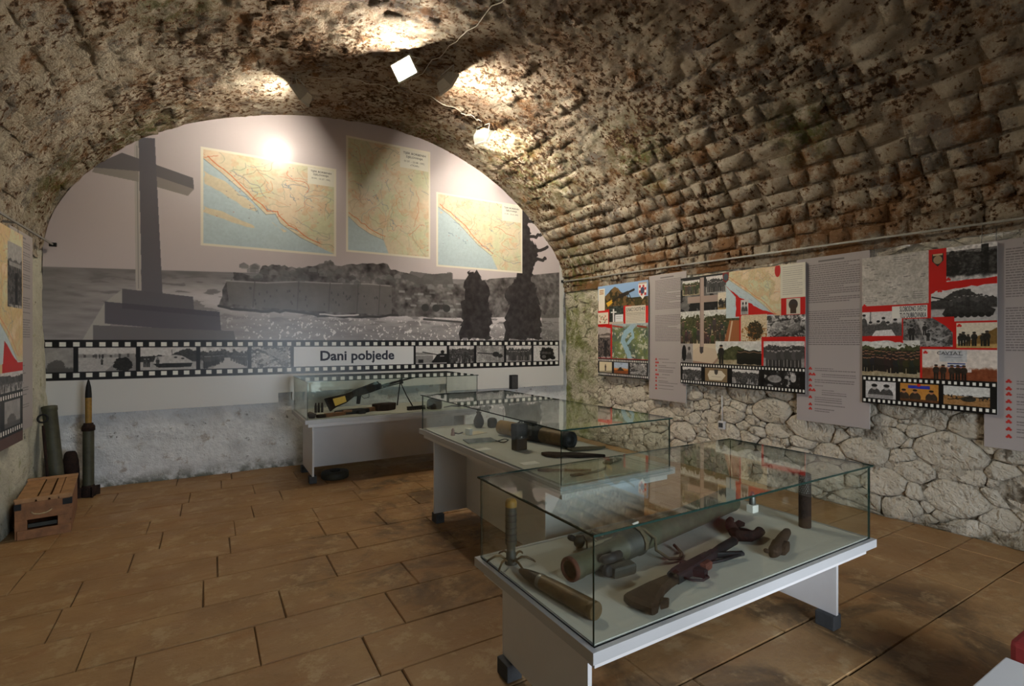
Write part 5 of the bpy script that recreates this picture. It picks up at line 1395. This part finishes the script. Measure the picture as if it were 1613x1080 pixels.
MB().box((w - .055, -.006, h - .085), (w + .006, .03, h - .035), bev=.004).build('corner_iron', M['black_metal'], o)
MB().box((-.004, -.006, h - .085), (.04, .03, h - .035), bev=.004).build('corner_iron', M['black_metal'], o)

o = thing('standing_rocket', 'tall standing rocket with olive tube, ochre shaft and black tip', 'rocket', (-1.08, 6.76, .002))
MB().lathe([(.048, .10), (.048, .68)], 20).build('tube', M['olive'], o)
MB().lathe([(.044, .675), (.056, .68), (.056, .72), (.050, .735), (.042, .74), (.042, .755), (.026, .76)], 20).build('collar', M['rust'], o)
MB().lathe([(.027, .755), (.028, .80), (.028, 1.02)], 18).build('shaft', M['yellow'], o)
MB().lathe([(.028, 1.02), (.0275, 1.06), (.022, 1.13), (.010, 1.19), (.002, 1.215), (0, 1.216)], 18).build('tip', M['black_metal'], o)
MB().lathe([(.058, .0), (.064, .01), (.064, .085), (.05, .115), (.048, .12)], 20).jag(.004, 30).build('base', M['rust'], o)
base = o.children[-1]
for k in range(4): MB().box((.045, -.006, .0), (.10, .006, .10), TR((0, 0, 0), 0, 0, k * math.pi / 2 + .5), bev=.003).build('fin', M['rust'], base)
o = thing('mortar_tube', 'olive green mortar tube leaning in the left corner behind the crate', 'mortar', (-1.27, 6.55, .0))
T = along((0, 0, .03), (-.105, .16, .95))
MB().lathe([(.05, .0), (.066, .02), (.066, .12), (.060, .14), (.058, .90), (.062, .905), (.062, .945), (.050, .95), (.048, .80), (0, .80)], 22, T, cap=False).build('barrel', M['olive'], o)
MB().ball((0, 0, .0), (.05, .05, .03), TR((0, 0, .032))).build('base_knob', M['black_metal'], o)
o = thing('ring_rod', 'thin iron rod with a ring handle in the left corner', 'rod', (-1.31, 6.42, .0))
T = along((0, 0, .005), (-.055, .01, .84))
MB().lathe([(.012, 0), (.012, .76), (.009, .80)], 10, T).build('shaft', M['rust'], o)
MB().tube([(-.056 + .036 * math.cos(t * .524), .01 + .012 * math.sin(t * .524), .87 + .036 * math.sin(t * .524)) for t in range(12)], .009, 8, closed=True).build('ring', M['black_metal'], o)
o = thing('rusted_shell', 'stout rusted shell standing between crate and tall rocket', 'shell', (-1.225, 6.78, .002))
MB().lathe([(.070, 0), (.072, .01), (.072, .26), (.070, .30)], 20).build('body', M['rust'], o)
MB().lathe([(.074, .05), (.076, .055), (.076, .08), (.074, .085)], 20, cap=False).build('driving_band', M['brass_tip'], o)
MB().lathe([(.070, .30), (.064, .38), (.050, .455), (.036, .475), (0, .476)], 20).build('ogive', M['rust'], o)
o = thing('fuse_box', 'dark tin with a coppery fitting behind the crate', 'tin', (-1.375, 6.92, .002))
MB().box((-.045, -.045, 0), (.045, .045, .47), bev=.01).build('body', M['olive_dark'], o)
MB().lathe([(.028, .47), (.030, .50), (.018, .53), (0, .532)], 14).build('cap', M['olive_dark'], o)
MB().tube([(.03, -.05, .33), (.035, -.055, .37), (.03, -.05, .42)], .009, 8).build('fitting', M['brass'], o)

# ------------------------------------------------------------------ rails, wall fittings
for nm, lab, x, ya, yb, za, zb_ in (('picture_rail', 'long thin aluminium picture rail along the right wall', 5.215, .75, 7.06, 2.51, 2.635), ('picture_rail', 'thin aluminium picture rail on the left wall ending at the mural', -1.41, 3.2, 7.02, 2.60, 2.615)):
    o = thing(nm, lab, 'rail', (x, ya, za)); sg = 1 if x > 0 else -1
    d_ = Vector((0, yb - ya, zb_ - za)); mb = MB()
    L_ = d_.length; T = Matrix.Rotation(math.atan2(d_.z, d_.y), 4, 'X')
    mb.box((-.006, 0, -.009), (.006, L_, .009), T, bev=.002); mb.build('bar', M['rail'], o)
    k = 0.25
    while k < L_:
        p = T @ Vector((0, k, 0)); MB().box((0 if sg > 0 else -.085, p.y - .012, p.z - .008), (.085 if sg > 0 else 0, p.y + .012, p.z + .008)).build('bracket', M['alu'], o); k += 1.2
    MB().box((-.03, L_ - .02, -.02 + d_.z), (.03, L_ + .01, .02 + d_.z), bev=.003).build('end_cap', M['black_metal'], o)
o = thing('wall_speaker', 'small black box fixed on the white foot of the mural', 'speaker', (4.21, 7.064, .84))
MB().box((-.062, -.075, 0), (.062, .0, .225), bev=.006).build('housing', M['black_metal'], o)
MB().box((-.052, -.079, .012), (.052, -.0745, .213), bev=.002).build('grille', M['block'], o)
o = thing('wall_socket', 'small grey socket box low on the right rubble wall', 'socket', (5.325, 3.965, .55))
MB().box((-.045, -.04, 0), (.0, .04, .095), bev=.006).build('housing', M['leg_board'], o)
MB().box((-.050, -.028, .02), (-.044, .028, .075), bev=.002).build('cover', M['block'], o)
MB().tube([(-.02, 0, .09), (-.02, 0, .24), (-.02, .004, .40)], .008, 8).build('conduit', M['leg_board'], o)

# ------------------------------------------------------------------ floodlights on the vault, cables
def flood(label, anchor, d, up, power, roll=0.0):
    """anchor: where the bracket is fixed on the vault; d: where the lamp points"""
    d = Vector(d).normalized(); up = Vector(up); x = up.cross(d).normalized(); y = d.cross(x).normalized()
    c_ = Vector(anchor)
    Mx = Matrix((x, y, d)).transposed().to_4x4() @ Matrix.Rotation(roll, 4, 'Z')
    o = thing('floodlight', label, 'floodlight', c_, 0, 'floodlights on the vault')
    T = Matrix.Translation(up.normalized() * -.17) @ Mx
    a, b_ = .122, .096; a2, b2 = .07, .05
    rng = lambda p, q, z_: [(-p, -q, z_), (p, -q, z_), (p, q, z_), (-p, q, z_)]
    vs = rng(a2, b2, -.105) + rng(a2 + .02, b2 + .02, -.075) + rng(a - .008, b_ - .008, -.012)
    fs = [(3, 2, 1, 0), (8, 9, 10, 11)] + [(k + i, k + (i + 1) % 4, k + 4 + (i + 1) % 4, k + 4 + i) for k in (0, 4) for i in range(4)]
    MB().add(vs, fs, T).build('housing', M['white_paint'], o)
    mb = MB()
    for lo, hi in (((-a, -b_, -.014), (a, -b_ + .014, .012)), ((-a, b_ - .014, -.014), (a, b_, .012)), ((-a, -b_ + .014, -.014), (-a + .014, b_ - .014, .012)), ((a - .014, -b_ + .014, -.014), (a, b_ - .014, .012))): mb.box(lo, hi, T)
    mb.build('rim', M['white_paint'], o)
    MB().box((-a + .014, -b_ + .014, -.008), (a - .014, b_ - .014, -.003), T).build('lamp_glass', M['lamp%g' % power], o)
    u_ = up.normalized()
    mb = MB()
    for sg in (-1, 1):
        p = T @ Vector((sg * (a + .006), 0, -.045)); q = Vector(x * sg * (a + .006)) + u_ * -.01
        mb.tube([p, q], .006, 6)
    mb.tube([Vector(x * (a + .006)) + u_ * -.01, Vector(x * -(a + .006)) + u_ * -.01], .006, 6)
    mb.tube([u_ * -.01, u_ * .03], .010, 8)
    mb.build('bracket', M['white_paint'], o)
    MB().box((-.035, b2 + .018, -.088), (.035, b2 + .046, -.05), T, bev=.003).build('junction_tab', M['orange'], o)
    return o
def on_vault(x, y, h=0.0):
    i = min(range(len(_fx)), key=lambda k: abs(_fx[k] - x)); s_ = float(_arc[i]); return vpt(s_, y, h)
flood('cream floodlight at the left, aimed at the mural maps', on_vault(.84, 6.05), (-.64, .44, -.54), (0, -.15, 1), .45)
flood('lit floodlight facing the camera at the crown of the vault', on_vault(1.80, 5.15), (-.55, -.72, -.42), (.30, 0, 1), 1.0, D2R(38))
flood('cream floodlight aimed to the right beside the lit one', on_vault(2.25, 5.20), (.88, .12, -.52), (-.15, 0, 1), 1.2)
flood('cream floodlight at the right, above the narrow map', on_vault(3.08, 5.95), (.88, .25, -.56), (-.1, -.1, 1), .75)
def cable(label, pts):
    q = []
    for (x0_, y0_), (x1_, y1_) in zip(pts, pts[1:]):
        for k in range(6): t = k / 6; q.append(on_vault(x0_ + (x1_ - x0_) * t, y0_ + (y1_ - y0_) * t + .012 * math.sin(k * 1.3), .028 + .012 * math.sin(k)))
    q.append(on_vault(*pts[-1], .03))
    tag(MB().tube(q, .0045, 6).build('lamp_cable', M['cable']), label, 'cable', 'lamp cables on the vault')
cable('cream cable drooping from the left floodlight to the lit one', [(.80, 6.12), (.72, 5.9), (.95, 5.90), (1.45, 5.84), (1.78, 5.90), (1.93, 5.75), (1.90, 5.40), (1.82, 5.22)])
cable('cream cable running from the lit floodlight to the right floodlight', [(1.88, 5.22), (2.02, 5.80), (2.42, 5.86), (2.75, 5.89), (2.95, 5.86), (3.06, 5.88)])
cable('cream cable crossing the crown toward the camera side', [(2.0, 5.55), (2.06, 5.0), (2.13, 4.5), (2.2, 3.9), (2.24, 3.2)])

# ------------------------------------------------------------------ foreground, lower right
o = thing('white_table', 'white tabletop corner at the lower right edge of the picture', 'table', (1.37, .13, 0))
MB().box((-.47, -.37, .72), (.476, .367, .75), bev=.003).build('tabletop', M['laminate'], o)
for sx in (-.42, .42):
    for sy in (-.32, .32): MB().box((sx - .02, sy - .02, .002), (sx + .02, sy + .02, .72)).build('leg', M['leg_board'], o)
o = thing('red_stool', 'red leatherette box stool behind the white table at right', 'stool', (2.88, .47, 0))
MB().box((-.225, -.225, .06), (.225, .225, .37), bev=.01).build('body', M['red'], o)
MB().box((-.232, -.232, .37), (.232, .232, .45), bev=.018).build('seat', M['red'], o)
for sx in (-.18, .18):
    for sy in (-.18, .18): MB().lathe([(.02, .002), (.024, .06)], 10, TR((sx, sy, 0))).build('foot', M['block'], o)
